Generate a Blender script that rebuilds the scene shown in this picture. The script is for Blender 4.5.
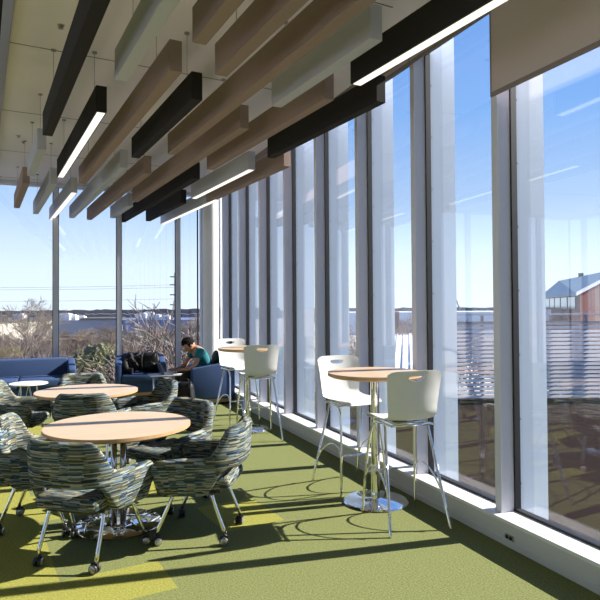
import bpy, bmesh, math, random
from mathutils import Vector, Matrix, Euler

for o in list(bpy.data.objects):
    bpy.data.objects.remove(o, do_unlink=True)
SC = bpy.context.scene
COL = SC.collection
PI = math.pi

# ------------------------------------------------------------------ camera
EYE = 1.62
TH = math.atan(250.0 / 600.0)
ST, CT = math.sin(TH), math.cos(TH)
cam_d = bpy.data.cameras.new('camera')
cam = bpy.data.objects.new('camera', cam_d)
COL.objects.link(cam)
cam.location = (0, 0, EYE)
PITCH, ROLL = math.radians(1.0), math.radians(-0.35)
cam.rotation_euler = (Matrix.Rotation(-TH, 3, 'Z') @ Matrix.Rotation(PI / 2 + PITCH, 3, 'X') @ Matrix.Rotation(ROLL, 3, 'Z')).to_euler()
cam_d.sensor_width = 36
cam_d.lens = 36
cam_d.shift_y = 4.0 / 600 - math.tan(PITCH)
cam_d.clip_end = 4000
SC.camera = cam

# ------------------------------------------------------------------ world, sun, exposure
world = bpy.data.worlds.new('sky')
SC.world = world
world.use_nodes = True
wn, wl = world.node_tree.nodes, world.node_tree.links
wn.clear()
wo = wn.new('ShaderNodeOutputWorld')
bg = wn.new('ShaderNodeBackground')
tc = wn.new('ShaderNodeTexCoord')
sx = wn.new('ShaderNodeSeparateXYZ')
rp = wn.new('ShaderNodeValToRGB')
cr = rp.color_ramp
cr.elements[0].position = 0.0
cr.elements[0].color = (0.46, 0.54, 0.62, 1)
cr.elements[1].position = 1.0
cr.elements[1].color = (0.06, 0.13, 0.36, 1)
for p, c in ((0.06, (0.42, 0.51, 0.60, 1)), (0.16, (0.25, 0.36, 0.53, 1)), (0.30, (0.13, 0.26, 0.51, 1)), (0.50, (0.09, 0.19, 0.45, 1))):
    e = cr.elements.new(p)
    e.color = c
wl.new(tc.outputs['Generated'], sx.inputs[0])
wl.new(sx.outputs['Z'], rp.inputs[0])
wl.new(rp.outputs[0], bg.inputs[0])
bg.inputs[1].default_value = 1.0
wl.new(bg.outputs[0], wo.inputs[0])

sun_d = bpy.data.lights.new('sun', 'SUN')
sun = bpy.data.objects.new('sun', sun_d)
COL.objects.link(sun)
SUN_EL = math.radians(34.0)
sd = Vector((-0.990 * math.cos(SUN_EL), 0.140 * math.cos(SUN_EL), -math.sin(SUN_EL)))
sun.rotation_euler = sd.to_track_quat('-Z', 'Y').to_euler()
sun.location = (30, -4, 22)
sun_d.energy = 6.4
sun_d.angle = math.radians(0.53)
sun_d.color = (1.0, 0.93, 0.82)

SC.view_settings.view_transform = 'Standard'
SC.view_settings.look = 'None'
SC.view_settings.gamma = 1
SC.view_settings.use_curve_mapping = False
SC.view_settings.exposure = 1.2
SC.cycles.max_bounces = 10
SC.cycles.transparent_max_bounces = 16
SC.cycles.sample_clamp_indirect = 6
SC.cycles.caustics_reflective = False


def campt(px, D, z):
    """a point at camera depth D seen in direction px"""
    x = (px - 300) / 600.0 * D
    return Vector((D * ST + x * CT, D * CT - x * ST, z))


def on_z(px, py, z):
    return campt(px, 600.0 * (EYE - z) / (py - 304.0), z)


# ------------------------------------------------------------------ materials
MATS = {}


def mat(name, col, rough=0.6, metal=0.0, spec=0.5, bump=None, var=None, emit=None, trans=None):
    if name in MATS:
        return MATS[name]
    m = bpy.data.materials.new(name)
    m.use_nodes = True
    n, l = m.node_tree.nodes, m.node_tree.links
    b = n['Principled BSDF']
    b.inputs['Base Color'].default_value = (*col, 1)
    b.inputs['Roughness'].default_value = rough
    b.inputs['Metallic'].default_value = metal
    b.inputs['Specular IOR Level'].default_value = spec
    t = n.new('ShaderNodeTexCoord')
    if var:
        sc, amt = var
        nz = n.new('ShaderNodeTexNoise')
        nz.inputs['Scale'].default_value = sc
        nz.inputs['Detail'].default_value = 5
        l.new(t.outputs['Object'], nz.inputs['Vector'])
        mx = n.new('ShaderNodeMix')
        mx.data_type = 'RGBA'
        l.new(nz.outputs['Fac'], mx.inputs['Factor'])
        mx.inputs['A'].default_value = (*[c * (1 - amt) for c in col], 1)
        mx.inputs['B'].default_value = (*[min(1, c * (1 + amt)) for c in col], 1)
        l.new(mx.outputs['Result'], b.inputs['Base Color'])
    if bump:
        sc, st = bump
        nz = n.new('ShaderNodeTexNoise')
        nz.inputs['Scale'].default_value = sc
        nz.inputs['Detail'].default_value = 3
        l.new(t.outputs['Object'], nz.inputs['Vector'])
        bp = n.new('ShaderNodeBump')
        bp.inputs['Strength'].default_value = st
        bp.inputs['Distance'].default_value = 0.003
        l.new(nz.outputs['Fac'], bp.inputs['Height'])
        l.new(bp.outputs[0], b.inputs['Normal'])
    if emit:
        b.inputs['Emission Color'].default_value = (*emit[0], 1)
        b.inputs['Emission Strength'].default_value = emit[1]
    MATS[name] = m
    return m


M_CHROME = mat('chrome', (0.85, 0.85, 0.85), 0.04, 1.0)
M_STEEL = mat('brushed steel', (0.55, 0.55, 0.56), 0.3, 1.0)
M_BLACK = mat('black rubber', (0.02, 0.02, 0.022), 0.45)
M_DARKFRAME = mat('dark gasket', (0.012, 0.013, 0.018), 0.5)
M_ALU = mat('grey painted aluminium', (0.66, 0.67, 0.77), 0.45, 0.0, var=(3, 0.04))
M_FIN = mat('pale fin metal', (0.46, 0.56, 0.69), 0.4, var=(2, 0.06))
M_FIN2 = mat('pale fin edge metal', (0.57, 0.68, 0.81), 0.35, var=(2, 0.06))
M_HUB = mat('silver plastic', (0.42, 0.42, 0.43), 0.25, 0.7)
M_WHITEP = mat('white paint', (0.80, 0.80, 0.79), 0.5)
M_SILL = mat('sill paint', (0.62, 0.62, 0.60), 0.45, var=(2, 0.05))
M_CEIL = mat('ceiling board', (0.87, 0.83, 0.88), 0.85, bump=(60, 0.2), var=(1.5, 0.04))
M_JOINT = mat('ceiling joint', (0.16, 0.14, 0.12), 0.8)
M_WALL = mat('wall paint', (0.80, 0.78, 0.74), 0.8, var=(1, 0.03))
M_FELT_BLACK = mat('black felt', (0.030, 0.028, 0.030), 0.9, spec=0.2, bump=(250, 0.5), var=(90, 0.3))
M_FELT_BROWN = mat('brown felt', (0.33, 0.25, 0.225), 0.9, spec=0.2, bump=(250, 0.5), var=(90, 0.16))
M_FELT_GREY = mat('grey felt', (0.52, 0.54, 0.63), 0.9, spec=0.2, bump=(250, 0.5), var=(90, 0.10))
M_LED = mat('light strip', (0.3, 0.29, 0.27), 0.5, emit=((1.0, 0.92, 0.78), 0.62))
M_CABLE = mat('cable', (0.30, 0.28, 0.26), 0.5)
M_SHADE = mat('shade cloth', (0.60, 0.52, 0.53), 0.9, bump=(400, 0.3), var=(150, 0.08))
M_SHADEHEM = mat('shade hem', (0.26, 0.225, 0.23), 0.8)
M_PLASTIC = mat('white moulded plastic', (0.73, 0.745, 0.745), 0.32)
M_WOODEDGE = mat('maple edge', (0.50, 0.31, 0.16), 0.5, var=(20, 0.15))
M_BLUE = mat('blue upholstery', (0.034, 0.068, 0.165), 0.75, spec=0.3, bump=(180, 0.4), var=(60, 0.15))
M_WOODBASE = mat('tan wood base', (0.46, 0.29, 0.16), 0.5, var=(12, 0.15))
M_SKIN = mat('skin', (0.46, 0.24, 0.15), 0.55, var=(20, 0.06))
M_HAIR = mat('black hair', (0.008, 0.006, 0.006), 0.85, spec=0.15, bump=(120, 0.8))
M_TEAL = mat('teal cotton', (0.010, 0.155, 0.185), 0.85, bump=(100, 0.3), var=(30, 0.1))
M_TROUSER = mat('dark trousers', (0.015, 0.015, 0.018), 0.85, bump=(100, 0.3))
M_BAG = mat('black nylon', (0.008, 0.008, 0.009), 0.6, spec=0.3, bump=(25, 1.0))
M_LAPTOP = mat('laptop grey', (0.10, 0.10, 0.11), 0.35, 0.6)
M_PAPER = mat('paper white', (0.8, 0.8, 0.8), 0.6)
M_BARK = mat('winter bark', (0.115, 0.085, 0.07), 0.9, var=(3, 0.25))
M_BARKPALE = mat('pale bark', (0.19, 0.155, 0.135), 0.9, var=(3, 0.25))
M_EVER = mat('evergreen needles', (0.15, 0.15, 0.08), 0.8, var=(2, 0.45))
M_WOODS = mat('distant woods', (0.085, 0.085, 0.105), 0.95, var=(0.08, 0.35))  # bluish cast of distance haze is mixed into this colour
M_CREAM = mat('cream cladding', (0.46, 0.43, 0.37), 0.8, var=(0.3, 0.06))
M_NAVYB = mat('blue cladding', (0.11, 0.15, 0.26), 0.7, var=(0.3, 0.1))
M_ROOFD = mat('dark roof', (0.06, 0.06, 0.07), 0.8)
M_RTU = mat('rooftop unit metal', (0.62, 0.64, 0.66), 0.5)
M_BRICK = None
M_GROOF = mat('blue grey metal roof', (0.12, 0.18, 0.235), 0.5, var=(0.4, 0.1))
M_SLAT = mat('screen slat metal', (0.50, 0.50, 0.52), 0.5, var=(1, 0.06))
M_DECK = mat('lower roof gravel', (0.017, 0.010, 0.009), 0.95, spec=0.05, var=(1.2, 0.25), bump=(20, 0.5))
M_MEMB = mat('white roof membrane', (0.72, 0.76, 0.82), 0.7, var=(0.6, 0.08))
M_GLASSD = mat('dark window glass', (0.03, 0.04, 0.05), 0.1)


def mk_brick():
    m = bpy.data.materials.new('red brick')
    m.use_nodes = True
    n, l = m.node_tree.nodes, m.node_tree.links
    b = n['Principled BSDF']
    t = n.new('ShaderNodeTexCoord')
    br = n.new('ShaderNodeTexBrick')
    br.inputs['Scale'].default_value = 1.2
    br.inputs['Color1'].default_value = (0.20, 0.065, 0.05, 1)
    br.inputs['Color2'].default_value = (0.14, 0.05, 0.04, 1)
    br.inputs['Mortar'].default_value = (0.22, 0.15, 0.13, 1)
    l.new(t.outputs['Object'], br.inputs['Vector'])
    l.new(br.outputs['Color'], b.inputs['Base Color'])
    b.inputs['Roughness'].default_value = 0.9
    return m


M_BRICK = mk_brick()


def mk_wood():
    m = bpy.data.materials.new('maple laminate')
    m.use_nodes = True
    n, l = m.node_tree.nodes, m.node_tree.links
    b = n['Principled BSDF']
    t = n.new('ShaderNodeTexCoord')
    mp = n.new('ShaderNodeMapping')
    mp.inputs['Scale'].default_value = (3, 40, 3)
    nz = n.new('ShaderNodeTexNoise')
    nz.inputs['Scale'].default_value = 1.5
    nz.inputs['Detail'].default_value = 6
    r = n.new('ShaderNodeValToRGB')
    r.color_ramp.elements[0].position = 0.3
    r.color_ramp.elements[0].color = (0.50, 0.365, 0.25, 1)
    r.color_ramp.elements[1].position = 0.75
    r.color_ramp.elements[1].color = (0.60, 0.455, 0.325, 1)
    l.new(t.outputs['Object'], mp.inputs[0])
    l.new(mp.outputs[0], nz.inputs['Vector'])
    l.new(nz.outputs['Fac'], r.inputs[0])
    l.new(r.outputs[0], b.inputs['Base Color'])
    b.inputs['Roughness'].default_value = 0.38
    return m


M_WOOD = mk_wood()


def mk_carpet():
    m = bpy.data.materials.new('green carpet')
    m.use_nodes = True
    n, l = m.node_tree.nodes, m.node_tree.links
    b = n['Principled BSDF']
    b.inputs['Roughness'].default_value = 1.0
    b.inputs['Specular IOR Level'].default_value = 0.1
    t = n.new('ShaderNodeTexCoord')
    mp = n.new('ShaderNodeMapping')
    mp.inputs['Rotation'].default_value = (0, 0, -math.radians(6.56))   # carpet tiles run with the ceiling baffles
    l.new(t.outputs['Object'], mp.inputs[0])
    s = n.new('ShaderNodeSeparateXYZ')
    l.new(mp.outputs[0], s.inputs[0])

    def cmp(sock, v, op):
        q = n.new('ShaderNodeMath')
        q.operation = op
        l.new(sock, q.inputs[0])
        q.inputs[1].default_value = v
        return q.outputs[0]

    def mul(a, c, op='MULTIPLY'):
        q = n.new('ShaderNodeMath')
        q.operation = op
        l.new(a, q.inputs[0])
        l.new(c, q.inputs[1])
        return q.outputs[0]
    X, Y = s.outputs['X'], s.outputs['Y']
    acc = None
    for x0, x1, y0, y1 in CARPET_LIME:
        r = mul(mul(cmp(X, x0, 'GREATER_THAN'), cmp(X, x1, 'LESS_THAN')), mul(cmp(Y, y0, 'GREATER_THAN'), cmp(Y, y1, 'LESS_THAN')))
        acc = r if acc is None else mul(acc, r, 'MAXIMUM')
    # flecked yarn
    nz = n.new('ShaderNodeTexNoise')
    nz.inputs['Scale'].default_value = 95
    nz.inputs['Detail'].default_value = 4
    nz.inputs['Roughness'].default_value = 0.7
    l.new(mp.outputs[0], nz.inputs['Vector'])
    nb = n.new('ShaderNodeTexNoise')
    nb.inputs['Scale'].default_value = 3
    l.new(mp.outputs[0], nb.inputs['Vector'])
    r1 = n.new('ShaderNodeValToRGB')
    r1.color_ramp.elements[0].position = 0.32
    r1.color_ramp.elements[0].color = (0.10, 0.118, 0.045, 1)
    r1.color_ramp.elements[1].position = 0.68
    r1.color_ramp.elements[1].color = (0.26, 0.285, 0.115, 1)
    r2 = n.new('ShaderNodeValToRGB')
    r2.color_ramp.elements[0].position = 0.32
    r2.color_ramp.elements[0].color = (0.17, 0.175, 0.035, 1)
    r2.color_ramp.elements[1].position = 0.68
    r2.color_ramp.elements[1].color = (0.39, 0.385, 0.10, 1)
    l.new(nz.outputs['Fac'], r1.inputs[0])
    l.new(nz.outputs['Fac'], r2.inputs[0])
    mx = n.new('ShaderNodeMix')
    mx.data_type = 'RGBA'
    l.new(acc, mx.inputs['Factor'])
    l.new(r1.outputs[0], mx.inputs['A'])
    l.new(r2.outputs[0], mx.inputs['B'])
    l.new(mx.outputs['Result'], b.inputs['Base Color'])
    wv = n.new('ShaderNodeTexWave')
    wv.bands_direction = 'Y'
    wv.inputs['Scale'].default_value = 22
    wv.inputs['Distortion'].default_value = 2
    l.new(mp.outputs[0], wv.inputs['Vector'])
    ad = mul(nz.outputs['Fac'], wv.outputs['Fac'], 'ADD')
    bp = n.new('ShaderNodeBump')
    bp.inputs['Strength'].default_value = 0.5
    bp.inputs['Distance'].default_value = 0.006
    l.new(ad, bp.inputs['Height'])
    l.new(bp.outputs[0], b.inputs['Normal'])
    return m


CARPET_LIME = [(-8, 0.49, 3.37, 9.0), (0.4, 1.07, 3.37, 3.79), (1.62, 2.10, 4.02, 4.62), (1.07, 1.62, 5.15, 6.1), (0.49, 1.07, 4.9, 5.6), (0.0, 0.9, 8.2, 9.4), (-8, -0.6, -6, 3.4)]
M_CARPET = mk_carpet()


def mk_fabric():
    m = bpy.data.materials.new('woven streaked fabric')
    m.use_nodes = True
    n, l = m.node_tree.nodes, m.node_tree.links
    b = n['Principled BSDF']
    b.inputs['Roughness'].default_value = 0.9
    b.inputs['Specular IOR Level'].default_value = 0.25
    uv = n.new('ShaderNodeUVMap')
    cols = [(0.008, 0.014, 0.026), (0.06, 0.07, 0.03), (0.035, 0.09, 0.18), (0.30, 0.31, 0.27), (0.015, 0.022, 0.02),
            (0.13, 0.13, 0.05), (0.02, 0.045, 0.09), (0.22, 0.30, 0.36), (0.03, 0.035, 0.03), (0.10, 0.12, 0.10), (0.40, 0.37, 0.27)]
    outs = []
    for sx_, sy_, off in ((17, 165, 0.0), (10, 110, 3.7)):
        mp = n.new('ShaderNodeMapping')
        mp.inputs['Scale'].default_value = (sx_, sy_, 1)
        mp.inputs['Location'].default_value = (off, off, off)
        l.new(uv.outputs[0], mp.inputs[0])
        v = n.new('ShaderNodeTexVoronoi')
        v.distance = 'CHEBYCHEV'
        v.inputs['Scale'].default_value = 1
        v.inputs['Randomness'].default_value = 0.5
        l.new(mp.outputs[0], v.inputs['Vector'])
        sp = n.new('ShaderNodeSeparateColor')
        l.new(v.outputs['Color'], sp.inputs[0])
        r = n.new('ShaderNodeValToRGB')
        r.color_ramp.interpolation = 'CONSTANT'
        r.color_ramp.elements[0].color = (*cols[0], 1)
        r.color_ramp.elements[1].position = 1 / 11
        r.color_ramp.elements[1].color = (*cols[1], 1)
        for i in range(2, 11):
            e = r.color_ramp.elements.new(i / 11)
            e.color = (*cols[i], 1)
        l.new(sp.outputs[0], r.inputs[0])
        outs.append(r.outputs[0])
    mx = n.new('ShaderNodeMix')
    mx.data_type = 'RGBA'
    mx.inputs['Factor'].default_value = 0.3
    l.new(outs[0], mx.inputs['A'])
    l.new(outs[1], mx.inputs['B'])
    g = n.new('ShaderNodeGamma')
    g.inputs[1].default_value = 1.0
    l.new(mx.outputs['Result'], g.inputs[0])
    br = n.new('ShaderNodeBrightContrast')
    br.inputs['Bright'].default_value = 0.0
    l.new(g.outputs[0], br.inputs[0])
    l.new(br.outputs[0], b.inputs['Base Color'])
    return m


M_FABRIC = mk_fabric()


def mk_glass():
    m = bpy.data.materials.new('window glass')
    m.use_nodes = True
    n, l = m.node_tree.nodes, m.node_tree.links
    n.clear()
    o = n.new('ShaderNodeOutputMaterial')
    g = n.new('ShaderNodeNewGeometry')
    d = n.new('ShaderNodeVectorMath')
    d.operation = 'DOT_PRODUCT'
    l.new(g.outputs['Normal'], d.inputs[0])
    l.new(g.outputs['Incoming'], d.inputs[1])

    def mth(op, a, b=None, av=None, bv=None):
        q = n.new('ShaderNodeMath')
        q.operation = op
        if a is not None:
            l.new(a, q.inputs[0])
        else:
            q.inputs[0].default_value = av
        if b is not None:
            l.new(b, q.inputs[1])
        elif bv is not None:
            q.inputs[1].default_value = bv
        return q.outputs[0]
    a = mth('ABSOLUTE', d.outputs['Value'])
    a = mth('SUBTRACT', None, a, av=1.0)
    a = mth('POWER', a, bv=5.0)
    a = mth('MULTIPLY', a, bv=0.9)
    a = mth('ADD', a, bv=0.075)
    a = mth('MINIMUM', a, bv=1.0)
    tr = n.new('ShaderNodeBsdfTransparent')
    tr.inputs[0].default_value = (0.965, 0.968, 0.975, 1)
    gl = n.new('ShaderNodeBsdfGlossy')
    gl.inputs['Roughness'].default_value = 0.0
    gl.inputs[0].default_value = (0.95, 0.97, 1.0, 1)
    mx = n.new('ShaderNodeMixShader')
    l.new(a, mx.inputs[0])
    l.new(tr.outputs[0], mx.inputs[1])
    l.new(gl.outputs[0], mx.inputs[2])
    l.new(mx.outputs[0], o.inputs[0])
    return m


M_GLASS = mk_glass()


# ------------------------------------------------------------------ mesh helpers
def obj(name, bm, m, parent=None, smooth=False, bevel=0, auto=None):
    me = bpy.data.meshes.new(name)
    bmesh.ops.recalc_face_normals(bm, faces=bm.faces)
    bm.to_mesh(me)
    bm.free()
    for k in (m if isinstance(m, (list, tuple)) else [m]):
        me.materials.append(k)
    o = bpy.data.objects.new(name, me)
    COL.objects.link(o)
    if parent:
        o.parent = parent
    if smooth:
        for p in me.polygons:
            p.use_smooth = True
        if auto:
            me.set_sharp_from_angle(angle=math.radians(auto))
    if bevel:
        b = o.modifiers.new('bevel', 'BEVEL')
        b.width = bevel
        b.segments = 2
        b.limit_method = 'ANGLE'
    return o


def box(bm, x0, x1, y0, y1, z0, z1, mi=0, mtx=None):
    vs = [bm.verts.new(Vector(p)) for p in ((x0, y0, z0), (x1, y0, z0), (x1, y1, z0), (x0, y1, z0), (x0, y0, z1), (x1, y0, z1), (x1, y1, z1), (x0, y1, z1))]
    if mtx:
        for v in vs:
            v.co = mtx @ v.co
    for f in ((0, 3, 2, 1), (4, 5, 6, 7), (0, 1, 5, 4), (1, 2, 6, 5), (2, 3, 7, 6), (3, 0, 4, 7)):
        fc = bm.faces.new([vs[i] for i in f])
        fc.material_index = mi
    return vs


def B(*a, **k):
    bm = bmesh.new()
    box(bm, *a, **k)
    return bm


def tube(bm, pts, r, seg=8, caps=True, mi=0):
    pts = [Vector(p) for p in pts]
    n = len(pts)
    rs = r if isinstance(r, (list, tuple)) else [r] * n
    rings = []
    prev = None
    for i, p in enumerate(pts):
        d = (pts[min(i + 1, n - 1)] - pts[max(i - 1, 0)]).normalized()
        if prev is None:
            a = d.cross(Vector((0, 0, 1)))
            if a.length < 0.05:
                a = d.cross(Vector((0, 1, 0)))
            a.normalize()
        else:
            a = (prev - d * prev.dot(d)).normalized()
        prev = a
        b = d.cross(a)
        rings.append([bm.verts.new(p + (a * math.cos(2 * PI * k / seg) + b * math.sin(2 * PI * k / seg)) * rs[i]) for k in range(seg)])
    for i in range(n - 1):
        for k in range(seg):
            f = bm.faces.new((rings[i][k], rings[i][(k + 1) % seg], rings[i + 1][(k + 1) % seg], rings[i + 1][k]))
            f.material_index = mi
            f.smooth = True
    if caps:
        for rg in (rings[0][::-1], rings[-1]):
            f = bm.faces.new(rg)
            f.material_index = mi


def T(pts, r, seg=8):
    bm = bmesh.new()
    tube(bm, pts, r, seg)
    return bm


def smooth_path(pts, n=6):
    """Catmull-Rom"""
    pts = [Vector(p) for p in pts]
    P = [pts[0] * 2 - pts[1]] + pts + [pts[-1] * 2 - pts[-2]]
    out = []
    for i in range(1, len(P) - 2):
        for k in range(n):
            t = k / n
            a, b, c, d = P[i - 1], P[i], P[i + 1], P[i + 2]
            out.append(0.5 * ((2 * b) + (c - a) * t + (2 * a - 5 * b + 4 * c - d) * t * t + (3 * b - a - 3 * c + d) * t ** 3))
    out.append(pts[-1])
    return out


def lathe(bm, prof, seg=32, mi=0, c=(0, 0)):
    rings = []
    for r, z in prof:
        rings.append([bm.verts.new((c[0] + r * math.cos(2 * PI * k / seg), c[1] + r * math.sin(2 * PI * k / seg), z)) for k in range(seg)])
    for i in range(len(rings) - 1):
        for k in range(seg):
            f = bm.faces.new((rings[i][k], rings[i][(k + 1) % seg], rings[i + 1][(k + 1) % seg], rings[i + 1][k]))
            f.material_index = mi
    f = bm.faces.new(rings[0][::-1])
    f.material_index = mi
    f = bm.faces.new(rings[-1])
    f.material_index = mi


def L(prof, seg=32):
    bm = bmesh.new()
    lathe(bm, prof, seg)
    return bm


def rbox(x0, x1, y0, y1, z0, z1, r=0.03, n=3):
    """box with rounded edges"""
    bm = B(x0, x1, y0, y1, z0, z1)
    bmesh.ops.bevel(bm, geom=list(bm.edges), offset=r, segments=n, profile=0.5, affect='EDGES')
    return bm


def thing(name, label, cat, loc=(0, 0, 0), rotz=0, group=None):
    o = bpy.data.objects.new(name, None)
    o.empty_display_size = 0.1
    COL.objects.link(o)
    o.location = loc
    o.rotation_euler = (0, 0, rotz)
    o['label'] = label
    o['category'] = cat
    if group:
        o['group'] = group
    return o


def tag(o, label, cat, group=None):
    o['label'] = label
    o['category'] = cat
    if group:
        o['group'] = group
    return o


def struct(name, bm, m, **k):
    o = obj(name, bm, m, **k)
    o['kind'] = 'structure'
    return o


def dup(root, loc, rotz, label, group=None, kids=None):
    """copy of a thing with copies of its parts and sub-parts"""
    def cp(o, parent):
        c = o.copy()
        COL.objects.link(c)
        c.parent = parent
        for ch in kids[o]:
            cp(ch, c)
        return c
    if kids is None:
        kids = {}

        def walk(o):
            kids[o] = [x for x in bpy.data.objects if x.parent == o]
            for x in kids[o]:
                walk(x)
        walk(root)
    r = cp(root, None)
    r.location = loc
    r.rotation_euler = (0, 0, rotz)
    r['label'] = label
    if group:
        r['group'] = group
    return r


def face_rot(dx, dy):
    """rotation so that the local +Y axis looks along (dx, dy)"""
    return math.atan2(-dx, dy)


# ------------------------------------------------------------------ the room
WX = 2.81      # face of the sill wall
GX = 3.01      # glass line of the window wall
BY = 11.6      # end wall
CEIL = 3.82
LX, RY = -6.5, -4.0

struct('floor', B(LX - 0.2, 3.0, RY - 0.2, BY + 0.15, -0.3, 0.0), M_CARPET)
bm = B(LX - 0.2, 3.03, RY - 0.2, BY + 0.2, CEIL, CEIL + 0.5)
struct('ceiling', bm, M_CEIL)
# ceiling board joints: shallow dark reveals running with and across the baffles
PHI = math.radians(5.45)
bd = Vector((-math.sin(PHI), math.cos(PHI), 0))
bl = Vector((math.cos(PHI), math.sin(PHI), 0))
bm = bmesh.new()
for k in range(6):
    c = bd * (1.65 + 1.95 * k - 0.03)
    a0, a1 = (-6.2, 2.7) if k else (-6.2, 2.7)
    for side in (0,):
        p0 = c + bl * a0
        p1 = c + bl * a1
        m4 = Matrix.Translation((0, 0, 0))
        vs = []
        for z in (CEIL - 0.002, CEIL + 0.01):
            for p, sgn in ((p0, -1), (p1, -1), (p1, 1), (p0, 1)):
                q = p + bd * 0.006 * sgn
                if q.y > BY:
                    q.y = BY
                vs.append(bm.verts.new((q.x, q.y, z)))
        for f in ((0, 1, 2, 3), (4, 7, 6, 5), (0, 4, 5, 1), (1, 5, 6, 2), (2, 6, 7, 3), (3, 7, 4, 0)):
            bm.faces.new([vs[i] for i in f])
struct('trim_1', bm, M_JOINT)

struct('wall_left', B(LX - 0.2, LX, RY, BY, -0.5, 0.12), M_SILL)  # unseen side, glazing added here to bring more fill daylight into the room
struct('trim_7', B(LX - 0.2, LX, RY, BY, CEIL - 0.06, CEIL), M_ALU)
for k in range(13):
    y = RY + 0.3 + 1.25 * k
    struct('trim_%d' % (80 + k), B(LX - 0.15, LX - 0.02, y, y + 0.08, 0.12, CEIL - 0.06), M_ALU)
    if k < 12:
        struct('window_%d' % (40 + k), B(LX - 0.09, LX - 0.078, y + 0.08, y + 1.25, 0.12, CEIL - 0.06), M_GLASS)
struct('wall_rear', B(LX, 3.0, RY - 0.2, RY, 0, CEIL), M_WALL)
# low wall under the tall windows
struct('wall_right', B(WX, 3.03, RY, BY + 0.3, -0.45, 0.148), M_SILL)
struct('trim_2', B(WX - 0.004, GX + 0.0, RY, BY - 0.02, 0.148, 0.172), M_WHITEP, bevel=0.003)
# base groove along the sill wall
struct('baseboard_right', B(WX - 0.006, WX, RY, BY - 0.02, 0.0, 0.05), M_SILL, bevel=0.002)
struct('trim_3', B(3.03, 3.30, RY, BY + 0.3, -0.45, 0.02), mat('outer ledge', (0.10, 0.09, 0.10), 0.6))
# head trim above right windows
struct('trim_4', B(2.93, 3.03, RY, BY + 0.3, 3.795, CEIL), M_ALU)

# mullions and window bays of the right wall
MY = [3.305 + 1.025 * k for k in range(-7, 8)]
for i, y in enumerate(MY):
    bm = bmesh.new()
    box(bm, 2.87, 2.982, y, y + 0.062, 0.158, 3.79)
    struct('trim_%d' % (10 + i), bm, M_ALU, bevel=0.003)
    fin = bmesh.new()
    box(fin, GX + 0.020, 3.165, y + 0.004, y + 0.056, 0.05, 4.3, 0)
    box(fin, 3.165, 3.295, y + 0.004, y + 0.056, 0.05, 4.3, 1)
    for k in range(9):
        z = 0.35 + 0.45 * k
        box(fin, 3.046, 3.053, y + 0.001, y + 0.005, z, z + 0.009, 2)
    struct('trim_%d' % (40 + i), fin, [M_FIN, M_FIN2, M_DARKFRAME])
ys = [RY] + [y + 0.03 for y in MY if y > RY] + [11.35]
for i in range(len(ys) - 1):
    y0, y1 = ys[i], ys[i + 1]
    w = struct('window_%d' % (i + 1), B(GX - 0.006, GX + 0.006, y0 + 0.03, y1 - 0.03, 0.175, 3.79), M_GLASS)
    fr = bmesh.new()
    box(fr, GX - 0.030, GX + 0.019, y0, y0 + 0.045, 0.158, 3.80)
    box(fr, GX - 0.030, GX + 0.019, y1 - 0.045, y1, 0.158, 3.80)
    box(fr, GX - 0.030, GX + 0.019, y0, y1, 0.165, 0.188)
    box(fr, GX - 0.030, GX + 0.019, y0, y1, 3.78, 3.80)
    obj('window_gasket', fr, M_DARKFRAME, w)
# white corner pier
struct('wall_pier', B(3.0, 3.30, 11.36, BY + 0.3, 0.135, CEIL), M_WHITEP)
cb = bmesh.new()
lathe(cb, [(0.15, 0.0), (0.15, CEIL)], 40, c=(2.83, 11.22))
struct('wall_column', cb, M_WHITEP, smooth=True, auto=40)
struct('trim_5', B(2.73, 2.81, BY - 0.05, BY + 0.12, 0.0, CEIL), M_ALU, bevel=0.003)

# end wall: glass with slim mullions, low curb
struct('wall_back', B(LX, 2.88, BY, BY + 0.2, -0.5, 0.10), M_SILL)
struct('trim_6', B(LX, 2.88, BY, BY + 0.2, CEIL - 0.06, CEIL), M_ALU)
BX = [0.052 + 1.10 * k - 1.10 * 5 for k in range(8)]
n = 20
for i, x in enumerate(BX):
    bm = bmesh.new()
    box(bm, x, x + 0.085, BY + 0.02, BY + 0.15, 0.10, CEIL - 0.06)
    struct('trim_%d' % (60 + i), bm, M_ALU, bevel=0.003)
bx = [LX] + [x + 0.042 for x in BX if x > LX] + [2.73]
for i in range(len(bx) - 1):
    x0, x1 = bx[i], bx[i + 1]
    w = struct('window_%d' % (20 + i), B(x0 + 0.05, x1 - 0.05, BY + 0.09, BY + 0.102, 0.11, CEIL - 0.07), M_GLASS)
    fr = bmesh.new()
    box(fr, x0 + 0.03, x0 + 0.055, BY + 0.08, BY + 0.11, 0.10, CEIL - 0.06)
    box(fr, x1 - 0.055, x1 - 0.03, BY + 0.08, BY + 0.11, 0.10, CEIL - 0.06)
    obj('window_gasket', fr, M_DARKFRAME, w)

# ------------------------------------------------------------------ roller shades
def shade(y0, y1, zb, label, group=None):
    t = thing('roller_shade', label, 'roller shade', (2.845, (y0 + y1) / 2, zb), 0, group)
    h = (y1 - y0) / 2
    obj('shade_cloth', B(-0.003, 0.003, -h, h, 0.03, CEIL - zb - 0.06), M_SHADE, t)
    obj('hem_bar', B(-0.007, 0.007, -h, h, 0.0, 0.034), M_SHADEHEM, t, bevel=0.003)
    obj('side_edge', B(-0.006, 0.006, h - 0.012, h, 0.03, CEIL - zb - 0.06), M_SHADEHEM, t)
    obj('housing', B(-0.05, 0.04, -h, h, CEIL - zb - 0.09, CEIL - zb - 0.003), M_SHADEHEM, t, bevel=0.004)
    return t


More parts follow.
